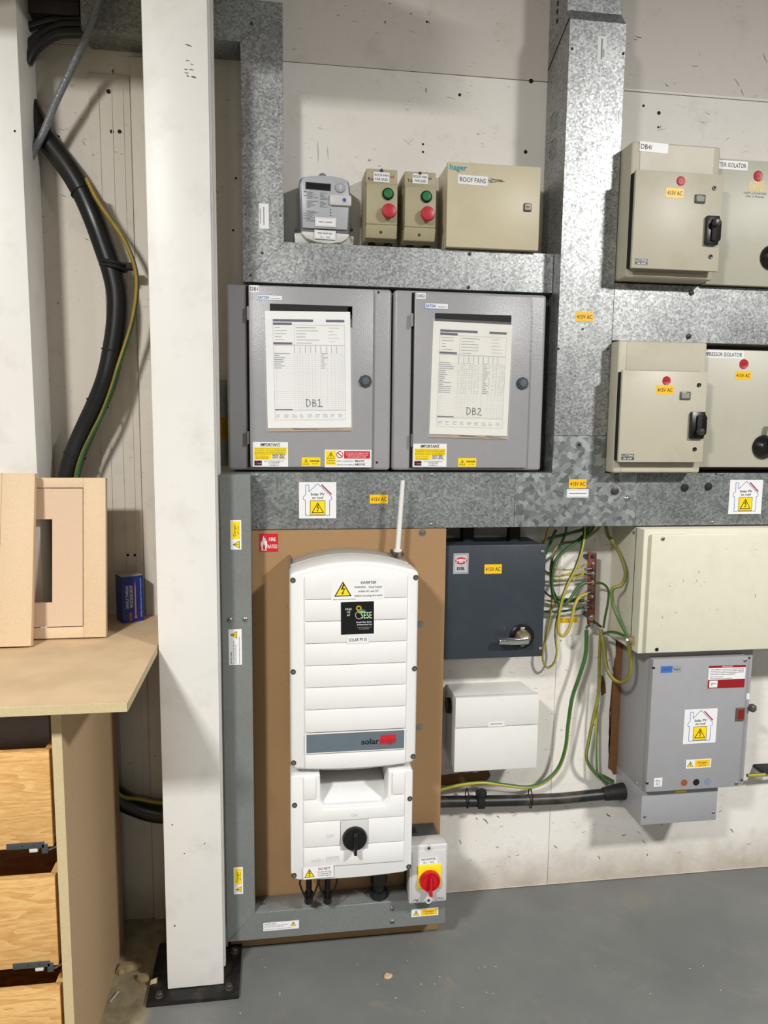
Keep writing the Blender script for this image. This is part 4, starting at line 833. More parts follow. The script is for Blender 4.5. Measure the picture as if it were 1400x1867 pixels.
p = at(646.5, 1528, ID+.001); b = MB(); b.lathe(p, (0, -1, 0), [(.031, 0), (.031, .004), (.029, .008), (.026, .009), (.0001, .009)], BLK, 40)
b.hull8([(p.x-.0045, -ID-.009, p.z-.034), (p.x+.0045, -ID-.009, p.z-.034), (p.x+.007, -ID-.009, p.z+.022), (p.x-.005, -ID-.009, p.z+.022)], [(p.x-.0035, -ID-.028, p.z-.032), (p.x+.0035, -ID-.028, p.z-.032), (p.x+.004, -ID-.024, p.z+.018), (p.x-.003, -ID-.024, p.z+.018)], BLK, .0015); b.build('rotary_switch', lsh)
EMB = mat('embossed_white', (208, 208, 206), .45)
for (x, y, tx, hh, ww) in ((646, 1487, 'ON', .009, .015), (602, 1525, 'OFF', .009, .019)):
    p = at(x, y, ID); s = Label(p.x, p.z, ID-.0022, .02, .01); s.text(tx, 0, 0, hh, EMB, w=ww, l=1, bold=.02); s.build('embossed_mark', lsh)
p = at(592, 1568, ID); s = Label(p.x, p.z, ID-.0022, .08, .01); s.text('solar', -.017, 0, .010, EMB, w=.034, l=1, bold=.02); s.box2(.003, -.006, .036, .007, EMB, 1); s.text('edge', .020, 0, .009, INVW2, w=.028, l=3); s.build('embossed_mark', lsh)
for i, (x, y) in enumerate(((534, 1058), (758, 1053), (533, 1225), (756, 1219), (532, 1391), (754, 1379), (537, 1468), (748, 1456), (536, 1596), (746, 1580))):
    dd = ID-.006; p = at(x, y, dd); p.x = min(max(p.x, (IX0 if i < 6 else LX0)+.007), (IX1 if i < 6 else LX1)-.007); b = MB(); b.lathe(p, (0, -1, 0), [(.0065, 0), (.006, .0018), (.005, .0015), (.0001, .0012)], DSTEEL, 16); b.lathe(p+Vector((0, -.0012, 0)), (0, -1, 0), [(.0038, 0), (.0034, .0012), (.0001, .0014)], STEEL, 12); b.build('cover_screw', t)
zz = at(650, 1108, ID); 
for x, y in ((528, 1107), (526, 1238)): p = at(x, y, .25); b = MB(); b.cyl((IX0, -.25, p.z), (-1, 0, 0), .003, .006, STEEL, 10); b.build('side_screw', t)
# antenna
p = at(725, 1000, .21); pt = at(735, 876, .21); b = MB(); b.cyl((p.x, -.21, p.z-.008), (0, 0, 1), .011, .006, PLW, 18); b.tube([(p.x, -.21, p.z-.002), (pt.x, -.205, pt.z)], .0068, PLW, 16, smooth=False, r2=.0058); b.build('antenna', t)
b = MB(); b.box(p.x-.014, p.x+.014, .175, .225, p.z-.016, p.z-.008, DSTEEL, .001); b.cyl((p.x+.002, -.226, p.z-.012), (0, -1, 0), .005, .003, STEEL, 6); b.build('antenna_bracket', t)
b = MB(); p = at(528, 1013, .175); b.box(IX0, IX0+.003, .162, .235, ZTc-.03, p.z, STEEL); b.build('mounting_bracket', t)
# labels
s = lab(603.5, 1055, 701, 1093, ID-.0015, .3); w, h = s.w, s.h; s.tri(-.28*w, .03*h, h*.82, 1)
s.text('INVERTER', .2*w, .31*h, h*.12, INK, w=w*.29, bold=.01); s.text('WARNING', .04*w, .1*h, h*.09, INK, w=w*.21); s.text('Dual Supply', .33*w, .1*h, h*.09, INK, w=w*.25); s.text('Isolate AC and DC', .2*w, -.1*h, h*.1, INK, w=w*.38); s.text('before carrying out work', .2*w, -.31*h, h*.1, INK, w=w*.52); s.text('Place on inverter front cover', -.46*w, -.46*h, h*.05, INK, w=w*.42, al='L'); s.build('inverter_warning_label', ush)
s = lab(621.5, 1097, 681.5, 1156, ID-.0012, .5, mat('black_card', (12, 14, 16), .35)); w, h = s.w, s.h
s.text('FIND', -.27*w, .28*h, h*.06, WHT, w=w*.19); s.text('US', -.27*w, .19*h, h*.06, WHT, w=w*.1); s.text('AT', -.27*w, .10*h, h*.06, WHT, w=w*.1)
s.text('SESE', .27*w, .08*h, h*.2, mat('mint', (206, 240, 196), .4), w=w*.33); s.ring(.06*w, .09*h, .12*w, w*.012, WHT, 2, 100, 290)
s.disc(.04*w, .30*h, .065*w, YL, 2); 
for i in range(12): s.line(.04*w, .30*h, .04*w+.09*w*math.cos(i*math.pi/6), .30*h+.09*w*math.sin(i*math.pi/6), w*.015, YL, 2)
s.poly([(.02*w, .16*h), (.06*w, .23*h), (.14*w, .27*h), (.22*w, .25*h), (.28*w, .18*h), (.18*w, .2*h), (.1*w, .18*h)], mat('leaf_blue', (70, 90, 140), .4), 3); s.poly([(.01*w, .15*h), (.05*w, .2*h), (.14*w, .22*h), (.26*w, .18*h), (.12*w, .14*h)], LIME, 4)
s.text('South East Solar', .2*w, -.13*h, h*.045, WHT, w=w*.48, bold=.01); s.text('& Electrical Ltd', .21*w, -.205*h, h*.045, WHT, w=w*.44, bold=.01); s.text('www.southeastsolar.co.uk', .2*w, -.29*h, h*.03, LINK, w=w*.44); s.text('Phone 020 3870', .2*w, -.345*h, h*.03, LINK, w=w*.3); s.build('installer_label', ush)
s = lab(631.5, 1158, 673, 1174, ID-.0015, .5); s.text('SOLAR PV 01', 0, 0, s.h*.38, INK, w=s.w*.78); s.frame(-.46*s.w, -.42*s.h, .46*s.w, .42*s.h, .0003, GINK); s.build('name_label', ush)
s = lab(553, 1579, 608, 1601, ID-.0015, 1.5); w, h = s.w, s.h; s.tri(-.3*w, 0, h*.8, 1); s.text('DO NOT', .2*w, .27*h, h*.2, DRED, w=w*.4, bold=.01)
for i, tx in enumerate(('disconnect DC plugs', 'and sockets under load', 'turn off AC supply first')): s.text(tx, .2*w, (.02-.16*i)*h, h*.09, INK, w=w*.46)
s.build('do_not_label', lsh)
# plugs and gland underneath
for x in (563, 597):
    p = at(x, 1612, .25); b = MB(); zp = at(x, 1643, .25).z; b.cyl((p.x, -.25, ZL0+.03), (0, 0, -1), .0075, ZL0+.03-zp, BLK, 12); b.cyl((p.x, -.25, zp+.026), (0, 0, -1), .0115, .030, BLK, 8); b.build('dc_plug', t)
    for sg in (-1, 1): b = MB(); b.tube([(p.x+.004*sg, -.262, ZL0), (p.x+.022*sg, -.264, (ZL0+zp)/2+.014), (p.x+.021*sg, -.264, (ZL0+zp)/2-.006), (p.x+.006*sg, -.264, zp+.012)], .0025, BLK, 8); b.build('plug_tether', t)
p = at(692, 1600, .22); zg = NZ1+.0005; b = MB(); b.cyl((p.x, -.205, ZL0+.03), (0, 0, -1), .022, ZL0+.03-(zg+.042), BLK, 8); b.cyl((p.x, -.205, zg+.044), (0, 0, -1), .017, .026, BLK, 20); b.cyl((p.x, -.205, zg+.02), (0, 0, -1), .0235, .0195, BLKM, 8); b.build('cable_gland', t)

SD = .285
t = thing('rotary_isolator', 'small pale grey isolator with red and yellow rotary switch on the lower zinc trunking', 'isolator', (at(780, 1645, SD).x, -.162, at(780, 1645, SD).z))
A0, A1, B0, B1 = rect(746.5, 1541, 815, 1646, SD); zt = at(800, 1520, .22).z
b = MB(); b.box(A0+.004, A1-.004, .231, .235, B0+.006, B1-.01, DKG); b.box(A0+.008, A1-.012, .162, .222, NZ1+.0005, zt, DKG, .002)
b.build('back_box', t)
b = MB(); b.box(A0+.02, A0+.032, .18, .21, zt-.001, zt+.001, GAP); b.build('knockout', t)
b = MB(); b.hull8([(A0+.004, -.222, B0+.004), (A1-.004, -.222, B0+.004), (A1-.004, -.222, zt), (A0+.004, -.222, zt)], [(A0, -SD+.012, B0), (A1, -SD+.012, B0), (A1, -SD+.012, B1-.002), (A0, -SD+.012, B1-.002)], PLG, .003); b.box(A0, A1, SD-.013, SD, B0, B1, PLG, .004, 3); b.box(A0+.006, A1-.004, SD-.001, SD+.002, B0+.005, B1-.014, PLG, .0015); b.build('cover', t)
for x, y in ((781.5, 1546), (781, 1641)):
    p = at(x, y, SD); b = MB(); b.lathe(p, (0, -1, 0), [(.0085, 0), (.0085, .003), (.005, .003), (.0045, .0015), (.0001, .0014)], PLG, 18); b.lathe(p+Vector((0, -.0016, 0)), (0, -1, 0), [(.0038, 0), (.0038, .001)], DKG, 12); b.build('screw_recess', t)
x0, x1, z0, z1 = rect(761.5, 1577, 804, 1619, SD+.004); b = MB(); b.box(x0, x1, SD+.001, SD+.006, z0, z1, YL, .002); b.build('yellow_plate', t)
p = at(783, 1604, SD+.006); REDP = mat('red_plastic', (196, 14, 30), .3); b = MB(); b.lathe(p, (0, -1, 0), [(.0275, 0), (.0275, .007), (.0255, .012), (.0225, .012), (.0215, .008), (.0001, .008)], REDP, 40)
b.hull8([(p.x-.005, p.y-.008, p.z-.034), (p.x+.005, p.y-.008, p.z-.034), (p.x+.004, p.y-.008, p.z+.016), (p.x-.004, p.y-.008, p.z+.016)], [(p.x-.004, p.y-.026, p.z-.032), (p.x+.004, p.y-.026, p.z-.032), (p.x+.002, p.y-.020, p.z+.012), (p.x-.002, p.y-.020, p.z+.012)], REDP, .0012); b.build('red_switch', t)
s = lab(763, 1562, 799, 1576, SD+.002, 1.5); s.text('FEED FROM DB1', 0, .2*s.h, s.h*.25, INK, w=s.w*.72); s.text('1L1 - 1L3', 0, -.2*s.h, s.h*.25, INK, w=s.w*.5); s.frame(-.46*s.w, -.44*s.h, .46*s.w, .44*s.h, .0003, GINK); s.build('feed_label', t)
s = lab(753, 1637, 764, 1645, SD+.002, 0, None); s.text('ng', 0, .1*s.h, s.h*.55, INK, w=s.w*.8, l=1); s.build('maker_name', t)
s = lab(797, 1634, 809, 1641, SD+.002, 0, None); s.text('TS4.3.4', 0, 0, s.h*.5, INK, w=s.w*.9, l=1); s.build('type_print', t)

# ================================================================== RIGHT HAND LOWER BOXES
MD = .14
t = thing('switch_fuse', 'dark blue switch fuse box with chrome handle, right of the solar backboard', 'isolator', (at(900, 1200, MD).x, -.001, at(900, 1200, MD).z))
A0, A1, B0, B1 = rect(808, 993.5, 992.5, 1200, MD)
A0 = at(806, 1330, .16).x+.004
b = MB(); b.box(A0+.002, A1-.008, .001, .122, B0+.003, B1-.001, NAVY, .002); b.build('body', t)
b = MB(); b.box(A0, A1, .124, MD, B0, B1, NAVY, .0025); dr = b.build('cover', t)
for x, y in ((989, 1006), (985, 1183)): scr_px(dr, x, y, MD, .005)
s = lab(826.5, 1009, 854, 1046, MD, 0, mat('silver_label', (206, 208, 212), .35, metal=.3)); w, h = s.w, s.h; s.frame(-.43*w, -.44*h, .43*w, .44*h, .0008, INK); s.disc(0, .14*h, .38*w, RED, 2, sy=.62); s.text('MEM', 0, .14*h, h*.17, WHT, w=w*.6, l=3, bold=.03); s.text('EXEL', 0, -.24*h, h*.14, INK, w=w*.52, l=3, bold=.03); s.build('maker_label', dr)
volt(dr, 883, 1029, 914.5, 1046, MD)
p = at(951, 1160, MD); b = MB(); b.lathe(p, (0, -1, 0), [(.0345, 0), (.0345, .003), (.031, .006), (.0001, .007)], BLK, 40); b.build('handle_escutcheon', dr)
s = Label(p.x, p.z, MD+.0055, .05, .06); s.text('OFF', .0, .0245, .006, WHT, w=.012, l=3, bold=.02); s.text('ON', 0, -.0245, .006, WHT, w=.009, l=3, bold=.02); s.build('switch_marks', dr)
b = MB(); b.lathe(p, (0, -1, 0), [(.021, .006), (.020, .020), (.014, .028), (.0001, .030)], mat('worn_brass', (190, 176, 140), .3, metal=.8), 30)
hz = p.z-.002; b.hull8([(p.x+.012, -MD-.022, hz-.012), (p.x+.012, -MD-.022, hz+.010), (p.x-.03, -MD-.022, hz+.007), (p.x-.075, -MD-.022, hz+.006), (p.x-.076, -MD-.022, hz-.010), (p.x-.03, -MD-.022, hz-.013)],
  [(p.x+.010, -MD-.036, hz-.010), (p.x+.010, -MD-.036, hz+.008), (p.x-.03, -MD-.036, hz+.005), (p.x-.073, -MD-.036, hz+.004), (p.x-.074, -MD-.036, hz-.008), (p.x-.03, -MD-.036, hz-.011)], CHROME, .003, 3); b.build('chrome_handle', dr)
for x in (852, 937):
    p = at(x, 975, .07); b = MB(); b.cyl((p.x, -.065, B1-.002), (0, 0, 1), .020, LZ0-B1-.002, BLKM, 8); b.build('cable_gland', t)

t = thing('terminal_enclosure', 'white plastic enclosure with hinged lid below the dark blue switch fuse', 'electrical box', (at(905, 1405, .13).x, -.001, at(905, 1405, .13).z))
WD = .13; A0, A1, B0, B1 = rect(829.5, 1270, 980.5, 1404, WD); zs = at(905, 1325, WD).z
bx0, bx1 = at(815, 1330, .02).x, at(948, 1330, .02).x; bz1 = at(880, 1248, .02).z; bz0 = B0+.006
b = MB(); b.hull8([(bx0, -.001, bz0), (bx1, -.001, bz0), (bx1, -.001, bz1), (bx0, -.001, bz1)], [(A0+.0005, -WD+.02, B0+.001), (A1-.0005, -WD+.02, B0+.001), (A1-.0005, -WD+.02, B1-.001), (A0+.0005, -WD+.02, B1-.001)], PLW, .002); b.build('body', t)
b = MB(); b.box(A0, A1, WD-.019, WD, zs+.0012, B1, PLW, .0015); b.build('lid', t)
b = MB(); b.box(A0, A1, WD-.019, WD-.001, B0, zs-.0012, PLW, .0015); b.build('lower_front', t)
tlabel(t, 889, 1314, 921, 1325, WD, ['MAINS PROTECTION'], 0, frame=True, hh=.22, fill=.68)
p = at(822, 1280, .07); b = MB(); b.cyl((bx0+.006, -.055, at(815, 1285, .05).z), (-1, 0, 0), .024, .018, BLKM, 8); b.build('side_gland', t)

t = thing('cream_enclosure', 'large cream steel enclosure at the right above the grey switch fuse', 'electrical box', (1.4, -.001, .79))
CD = .19; A0 = at(1168.5, 1075, CD).x; B1 = LZ0-.003; B0 = at(1270, 1188, CD).z
b = MB(); b.box(A0, 1.95, .001, CD, B0, B1-.001, CREAM, .002); b.build('body', t)
b = MB(); b.box(at(1179, 1075, CD).x, 1.94, CD+.001, CD+.012, B0+.004, B1-.014, CREAM, .0025); dr = b.build('door', t)
for x, y, m_ in ((1208, 982, STEEL),): scr_px(dr, x, y, CD+.012, .0055, m_, 'cover_screw')
p = at(1197, 1184, CD+.012); b = MB(); b.lathe(p, (0, -1, 0), [(.005, 0), (.005, .002), (.0025, .0022), (.0001, .001)], BLK, 14); b.build('lock_screw', dr)
zs_ = at(1159, 1000, CD-.03).z
b = MB(); b.box(A0-.0008, A0, .146, .148, B0+.002, B1-.004, GAP); b.build('side_seam', t)
p = at(1150, 973, .15); b = MB(); b.lathe((A0, -.135, p.z), (-1, 0, 0), [(.005, 0), (.004, .003), (.0001, .0035)], STEEL, 12); b.build('side_screw', t)
b = MB(); rnd = random.Random(12)
for i in range(16):
    x, y = rnd.uniform(1200, 1395), rnd.uniform(990, 1170); p = at(x, y, CD+.0122); q_ = at(x+rnd.uniform(-3, 3), y+rnd.uniform(2, 9), CD+.0122); v = (q_-p).normalized(); n = Vector((-v.z, 0, v.x))*rnd.uniform(.0004, .001); b.raw([p-n*.3, (p+q_)/2-n, q_, (p+q_)/2+n], [(0, 1, 2, 3)], BROWN)
b.build('paint_scratches', dr)
# earth stud on the cream enclosure's side
pe = at(1143, 1166, .15)
b = MB(); b.box(A0-.004, A0, .145, .172, pe.z-.010, pe.z+.012, mat('stud_block', (186, 160, 120), .5), .001); b.lathe((A0-.004, -.155, pe.z), (-1, 0, 0), [(.009, 0), (.009, .006), (.005, .007), (.005, .014), (.0001, .015)], CHROME, 6); b.build('earth_stud', t)

t = thing('grey_switch_fuse', 'grey switch fuse box with house sticker and three coloured dots, below the cream enclosure', 'isolator', (1.17, -.001, .33))
GD = .165; GX0 = at(1178, 1320, GD).x; GX1 = at(1364, 1310, GD).x; GZ1 = B0-.006; GZ0 = at(1250, 1437, GD).z
b = MB(); b.box(GX0, GX1, .001, GD, GZ0, GZ1, SWGREY, .0018); b.build('body', t)
LX1_ = at(1307, 1470, GD).x; LZ0_ = at(1240, 1500, GD).z
b = MB(); b.box(GX0, LX1_, .001, GD-.001, LZ0_, GZ0-.001, SWGREY, .0015); lb = b.build('lower_box', t)
for x, y in ((1175, 1489), (1300, 1481)): scr_px(lb, x, y, GD-.001, .0042)
GDD = .192; x0, x1, z0, z1 = rect(1184.5, 1200, 1355.5, 1439, GDD); b = MB(); b.box(x0, x1, GD+.001, GDD, z0, z1, SWGREY, .0025); dr = b.build('door', t)
for x, y in ((1358, 1204), (1342, 1428)): scr_px(dr, x, y, GDD, .0048)
for x, y in ((1366, 1199), (1352, 1422)): scr_px(t, x, y, GD, .0035, DSTEEL)
for y in (1218, 1428): z = at(1187, y, GDD).z; b = MB(); b.box(x0-.001, x0+.006, GDD-.004, GDD+.0008, z-.0025, z+.0025, BLK); b.build('hinge', dr)
for dd, y in ((.13, 1203), (.13, 1427)):
    b = MB(); z = at(1170, y, dd).z; b.lathe((GX0, -dd, z), (-1, 0, 0), [(.004, 0), (.003, .002), (.0001, .0022)], STEEL, 10); b.build('side_screw', t)
s = lab(1204.5, 1214, 1242, 1226, GDD, 0, mat('maker_silver', (150, 156, 164), .4)); s.box2(-.5*s.w, -.5*s.h, .06*s.w, .5*s.h, BLU, 1); s.text('EATON', -.2*s.w, 0, s.h*.5, EBLU, w=s.w*.4, bold=.02); s.text('Glasgow', .28*s.w, 0, s.h*.25, INK, w=s.w*.34); s.build('maker_label', dr)
s = lab(1291, 1213, 1358, 1254, GDD, -.5); w, h = s.w, s.h; s.box2(-.5*w, .40*h, .5*w, .5*h, DRED); s.text('IMPORTANT', 0, .45*h, h*.06, WHT, w=w*.28); s.box2(-.5*w, -.5*h, .5*w, -.12*h, DRED)
for i, (tx, k) in enumerate((('This installation should be periodically inspected', .9), ('and tested and a report on its condition obtained', .9), ('as prescribed in BS 7671 Wiring Regulations IET BS7', .9), ('Requirements for Electrical Installations', .68), ('Date of last inspection', .35), ('Recommended date of next inspection', .6))): s.text(tx, -.45*w, (.34-.075*i-(.03 if i > 3 else 0))*h, h*.045, INK, w=w*k, al='L')
s.box2(-.46*w, -.46*h, -.24*w, -.16*h, WHT, 2); s.line(-.43*w, -.3*h, -.33*w, -.3*h, .0011, INK, 3); s.line(-.39*w, -.38*h, -.39*w, -.22*h, .0011, INK, 3); s.text('NICEIC', -.31*w, -.29*h, h*.05, INK, w=w*.1, l=3); s.build('inspection_label', dr)
house(dr, 1246.5, 1292.5, 1306, 1355, GDD); danger(dr, 1250.5, 1384, 1296, 1400, GDD)
for x, c_ in ((1247, (150, 82, 38)), (1269, (16, 16, 18)), (1290, (120, 140, 168))):
    s = Label(at(x, 1427, GDD).x, at(x, 1427-(x-1247)*.04, GDD).z, GDD, .01, .01); s.disc(0, 0, .0098, mat('phase_dot_%d' % c_[0], c_, .5)); s.build('phase_dot', dr)
s = lab(1192, 1418, 1207, 1434, GDD); s.text('Max In', 0, .2*s.h, s.h*.18, INK, w=s.w*.6); s.text('63 A', 0, -.05*s.h, s.h*.16, INK, w=s.w*.5); s.text('415 V', 0, -.28*s.h, s.h*.16, INK, w=s.w*.6); s.build('rating_label', dr)
s = lab(1231, 1441, 1251, 1445, GD, 0, YL); s.build('yellow_sliver_label', lb)
x0, x1, z0, z1 = rect(1341, 1290, 1356, 1313, GDD); b = MB(); b.box(x0, x1, GDD, GDD+.005, z0, z1, mat('bronze_rim', (120, 108, 88), .35, metal=.4), .001); b.box(x0+.004, x1-.004, GDD+.005, GDD+.0058, z0+.005, z1-.004, mat('red_window', (130, 30, 30), .2)); b.build('indicator_window', dr)
p = at(1367, 1286, .15); b = MB(); xk = GX1; b.lathe((xk-.002, -.13, p.z-.03), (1, 0, 0), [(.022, 0), (.022, .008), (.0001, .009)], BLKM, 24); b.tube([(xk+.010, -.13, p.z-.045), (xk+.012, -.14, p.z-.015), (xk+.008, -.165, p.z)], .007, BLKM, 12); b.lathe((xk+.004, -.16, p.z), (.3, -1, 0), [(.008, 0), (.012, .008), (.011, .016), (.005, .021), (.0001, .022)], mat('brown_knob', (82, 72, 66), .35), 20); b.build('side_handle', t)
s = lab(1360, 1264, 1366, 1275, GD, 0); s.build('side_label', t)

# ================================================================== EARTH BAR AND CABLES
EB = .045
t = thing('earth_bar', 'vertical tarnished copper earth bar on the wall beside the cream enclosure', 'earth bar', (at(1077, 1140, EB).x, -.001, at(1077, 1140, EB).z))
b = MB(); b.hull8([(at(1071, 1138, EB).x, -EB+.006, at(1071, 1138, EB).z), (at(1084, 1138, EB).x, -EB+.006, at(1084, 1138, EB).z), (at(1088, 1008, EB).x, -EB+.006, at(1088, 1008, EB).z), (at(1073, 1008, EB).x, -EB+.006, at(1073, 1008, EB).z)],
                  [(at(1071, 1138, EB).x, -EB, at(1071, 1138, EB).z), (at(1084, 1138, EB).x, -EB, at(1084, 1138, EB).z), (at(1088, 1008, EB).x, -EB, at(1088, 1008, EB).z), (at(1073, 1008, EB).x, -EB, at(1073, 1008, EB).z)], COPPER, .001); b.build('bar', t)
for y in (1018, 1125): p = at(1079, y, EB); b = MB(); b.box(p.x-.008, p.x+.008, .001, EB-.006, p.z-.006, p.z+.006, DKG, .001); b.build('standoff', t)
for y, r in ((1013, .0075), (1028, .0055), (1037, .006), (1046, .006), (1053, .0055), (1062, .006), (1077, .010), (1088, .0055), (1097, .006), (1107, .006), (1126, .010), (1140, .008)):
    p = at(1081-(y-1013)*.03, y, EB); b = MB(); b.lathe(p, (0, -1, 0), [(r, 0), (r, .003), (r*.7, .0035), (r*.65, .008), (.0001, .0088)], DSTEEL if y % 2 else STEEL, 6 if y % 3 else 14); b.build('bolt', t)
for (x0, y0, x1, y1) in ((1066, 1038, 1078, 1037), (1066, 1046, 1078, 1046), (1066, 1064, 1078, 1062), (1067, 1082, 1078, 1079), (1064, 1096, 1076, 1096), (1064, 1107, 1076, 1107), (1068, 1146, 1074, 1138), (1096, 1143, 1084, 1134)):
    b = MB(); b.tube([at(x0, y0, EB+.004), at(x1, y1, EB+.003)], .0035, DSTEEL, 8, smooth=False); b.build('cable_lug', t)

def cz(pts): return [(780+x/3.276, 930+y/3.276) for x, y in pts]
def cable(label, pts, r, ds, ma=GRN, mb_=YEL, tw=12., z=True, name='earth_cable', cat='cable', ties=None):
    P = cz(pts) if z else pts; n = len(P)
    D = [ds[0]+(ds[-1]-ds[0])*i/(n-1) for i in range(n)] if len(ds) == 2 else ds
    b = MB(); b.tube([at(x, y, d) for (x, y), d in zip(P, D)], r, ma, 10, mb_, tw)
    o = b.build(name); return tag(o, label, cat)
cable('thick green and yellow earth cable sweeping from earth bar down along the black conduit', [(947, 715), (942, 860), (905, 990), (862, 1120), (838, 1280), (822, 1420), (780, 1540), (700, 1620), (600, 1655), (450, 1642), (330, 1627), (200, 1640), (85, 1668), (20, 1690)], .0058, (EB, .052), YEL, GRN, tw=3)
cable('thick yellow earth cable looping from bar foot up to the cream enclosure stud', [(1030, 712), (1050, 800), (1068, 940), (1108, 1008), (1160, 1028), (1203, 985), (1212, 900), (1203, 830), (1196, 782)], .0058, [.05, .07, .09, .11, .13, .15, .155, .155, .155], GRN, OLV, 5)
cable('yellow and green earth cable hanging from bar foot to the conduit collar, bulging left', [(1032, 735), (1024, 900), (1018, 1100), (990, 1230), (960, 1380), (947, 1480), (985, 1555), (1050, 1590), (1108, 1622)], .0050, (.045, .05), GRN, OLV, 4)
cable('thinner green earth cable hanging straight down to the conduit collar', [(1028, 760), (1022, 1000), (1008, 1250), (1006, 1500), (1020, 1590), (1078, 1636)], .0034, (.03, .045), GRN, YEL, 5)
cable('green and yellow earth cable curving down beside the cream enclosure from the tee junction', [(1062, 90), (1075, 150), (1108, 195), (1150, 270), (1180, 370), (1160, 445), (1105, 470), (1103, 545), (1135, 640), (1186, 745)], .0050, [.05, .06, .08, .11, .13, .13, .12, .12, .14, .155], GRN, OLV, 6)
cable('thin green earth cable looping right from the middle of the earth bar', [(1000, 434), (1045, 440), (1078, 480), (1074, 560), (1058, 640), (1048, 705)], .0034, (EB, .05), OLV, GRN, 6)
cable('short yellow green earth cable from bar foot to the enclosure stud', [(1055, 738), (1085, 728), (1130, 733), (1180, 755)], .0042, (.06, .155), GRN, OLV, 6)
cable('bright yellow earth cable in a deep loop from bar up to tee junction', [(948, 500), (905, 520), (876, 570), (862, 640), (842, 710), (808, 752), (782, 730), (780, 650), (800, 540), (835, 440), (880, 350), (915, 250), (932, 160), (934, 80)], .0046, [.05, .06, .07, .075, .08, .08, .08, .08, .08, .08, .08, .08, .075, .07], DGRN, YEL, 2.2)
cable('green earth cable making the widest loop left of the bar', [(944, 430), (895, 462), (850, 530), (812, 562), (768, 548), (742, 480), (742, 380), (762, 300), (820, 240), (880, 195), (930, 150), (975, 90)], .0046, [.05, .055, .06, .06, .06, .06, .06, .06, .06, .06, .06, .06], DGRN, GRN, 3)
cable('orange tinged earth cable looping left at the top beside the switch fuse', [(930, 528), (850, 535), (770, 520), (738, 440), (736, 330), (760, 240), (810, 198), (880, 188), (945, 165), (1010, 120), (1030, 85)], .0040, (.04, .05), ORG, GRN, 4)
cable('thin green earth wire, uppermost of those entering the earth bar', [(948, 322), (905, 342), (850, 356), (780, 352), (735, 335)], .0026, (.045, .03), GRN, YEL, 8)
cable('thin yellow earth wire, second from top entering the earth bar', [(948, 372), (910, 378), (850, 384), (770, 392), (712, 372), (690, 350)], .0028, (.045, .03), DGRN, YEL, 4)
cable('thin orange earth wire, third from top entering the earth bar', [(945, 380), (890, 400), (830, 412), (770, 418), (748, 408)], .0028, (.045, .03), ORG, YEL, 6)
cable('dark green earth wire passing behind the loops to the switch fuse', [(945, 545), (860, 543), (780, 535), (720, 508), (692, 480)], .0028, (.035, .03), DGRN, INK, 4)
cable('thin earth wire running almost level into the switch fuse side', [(938, 540), (850, 548), (770, 550), (692, 536)], .0026, (.03, .025), DGRN, YEL, 7)
cable('green earth wire, lowest of those entering the earth bar from left', [(938, 580), (860, 596), (780, 606), (690, 606)], .0032, (.045, .03), GRN, DGRN, 5)
cable('long thin earth cable dropping below the switch fuse in a yellow loop', [(742, 470), (740, 560), (728, 650), (708, 740), (690, 830), (688, 900), (715, 942), (752, 915), (770, 850), (762, 760), (764, 690), (775, 630), (790, 560)], .0032, (.035, .035), DGRN, YEL, 2.0)
cable('short bright yellow green cable tail at the top corner of the switch fuse', [(728, 95), (715, 130), (705, 170), (690, 200)], .0045, (.09, .04), GRN, YEL, 3)
cable('dark green cable tail crossing behind the short yellow one', [(765, 120), (742, 170), (718, 230), (690, 280)], .0045, (.06, .03), DGRN, GRN, 3)
cable('dark cable entering the tee junction nearly level above the loops', [(700, 175), (770, 158), (850, 138), (930, 115), (965, 90)], .0045, (.05, .06), DGRN, GRN, 5)
cable('thin green cable dropping from the tee junction into the tangle', [(828, 90), (822, 140), (805, 180), (780, 230)], .0032, (.07, .05), GRN, DGRN, 5)
cable('dark green cable rising to the tee junction above the copper bar', [(905, 200), (940, 160), (975, 125), (1000, 85)], .0042, (.07, .06), DGRN, GRN, 5)
p0 = cz([(768, 643)])[0]; p1 = cz([(895, 672)])[0]; s = lab(p0[0], p0[1], p1[0], p1[1], .0012, 0, AMB); s.text('SAFETY ELECTRICAL', 0, .22*s.h, s.h*.26, INK, w=s.w*.9); s.text('DO NOT REMOVE', 0, -.22*s.h, s.h*.26, INK, w=s.w*.86); tag(s.build('warning_sticker'), 'small amber safety sticker on the wall behind the earth cables', 'sticker')

# conduit along the wall
t = thing('black_conduit', 'black pipe running horizontally along the wall below the white enclosure', 'pipe', (at(950, 1470, .05).x, -.001, at(950, 1470, .05).z))
b = MB(); b.tube([at(x, y, .045) for x, y in ((690, 1466), (804, 1462), (870, 1461), (950, 1459), (1020, 1456), (1080, 1450), (1115, 1447))], .0165, PIPE, 18); b.build('pipe', t)
b = MB(); b.tube([at(x, y, d) for x, y, d in ((1100, 1448, .045), (1112, 1446, .046), (1125, 1444, .05), (1149, 1441, .056))], .019, mat('collar_black', (30, 28, 26), .6, dirt=.5, dcol=(90, 82, 70), dscale=12), 18, r2=.0265); b.lathe(at(1145, 1441, .055), (1, -.1, 0), [(.0265, 0), (.029, .002), (.029, .006), (.022, .006), (.021, .001), (.0001, .001)], BLKM, 24); b.build('end_collar', t)
p = at(878, 1446, .062); b = MB(); b.lathe(p, (0, -1, 0), [(.015, 0), (.015, .004), (.009, .005), (.009, .009), (.006, .010), (.0001, .010)], BLKM, 22); pp = at(878, 1462, .062)
b.box(pp.x-.011, pp.x+.011, .03, .066, pp.z-.022, pp.z+.022, BLKM, .004); b.build('pipe_clip', t)
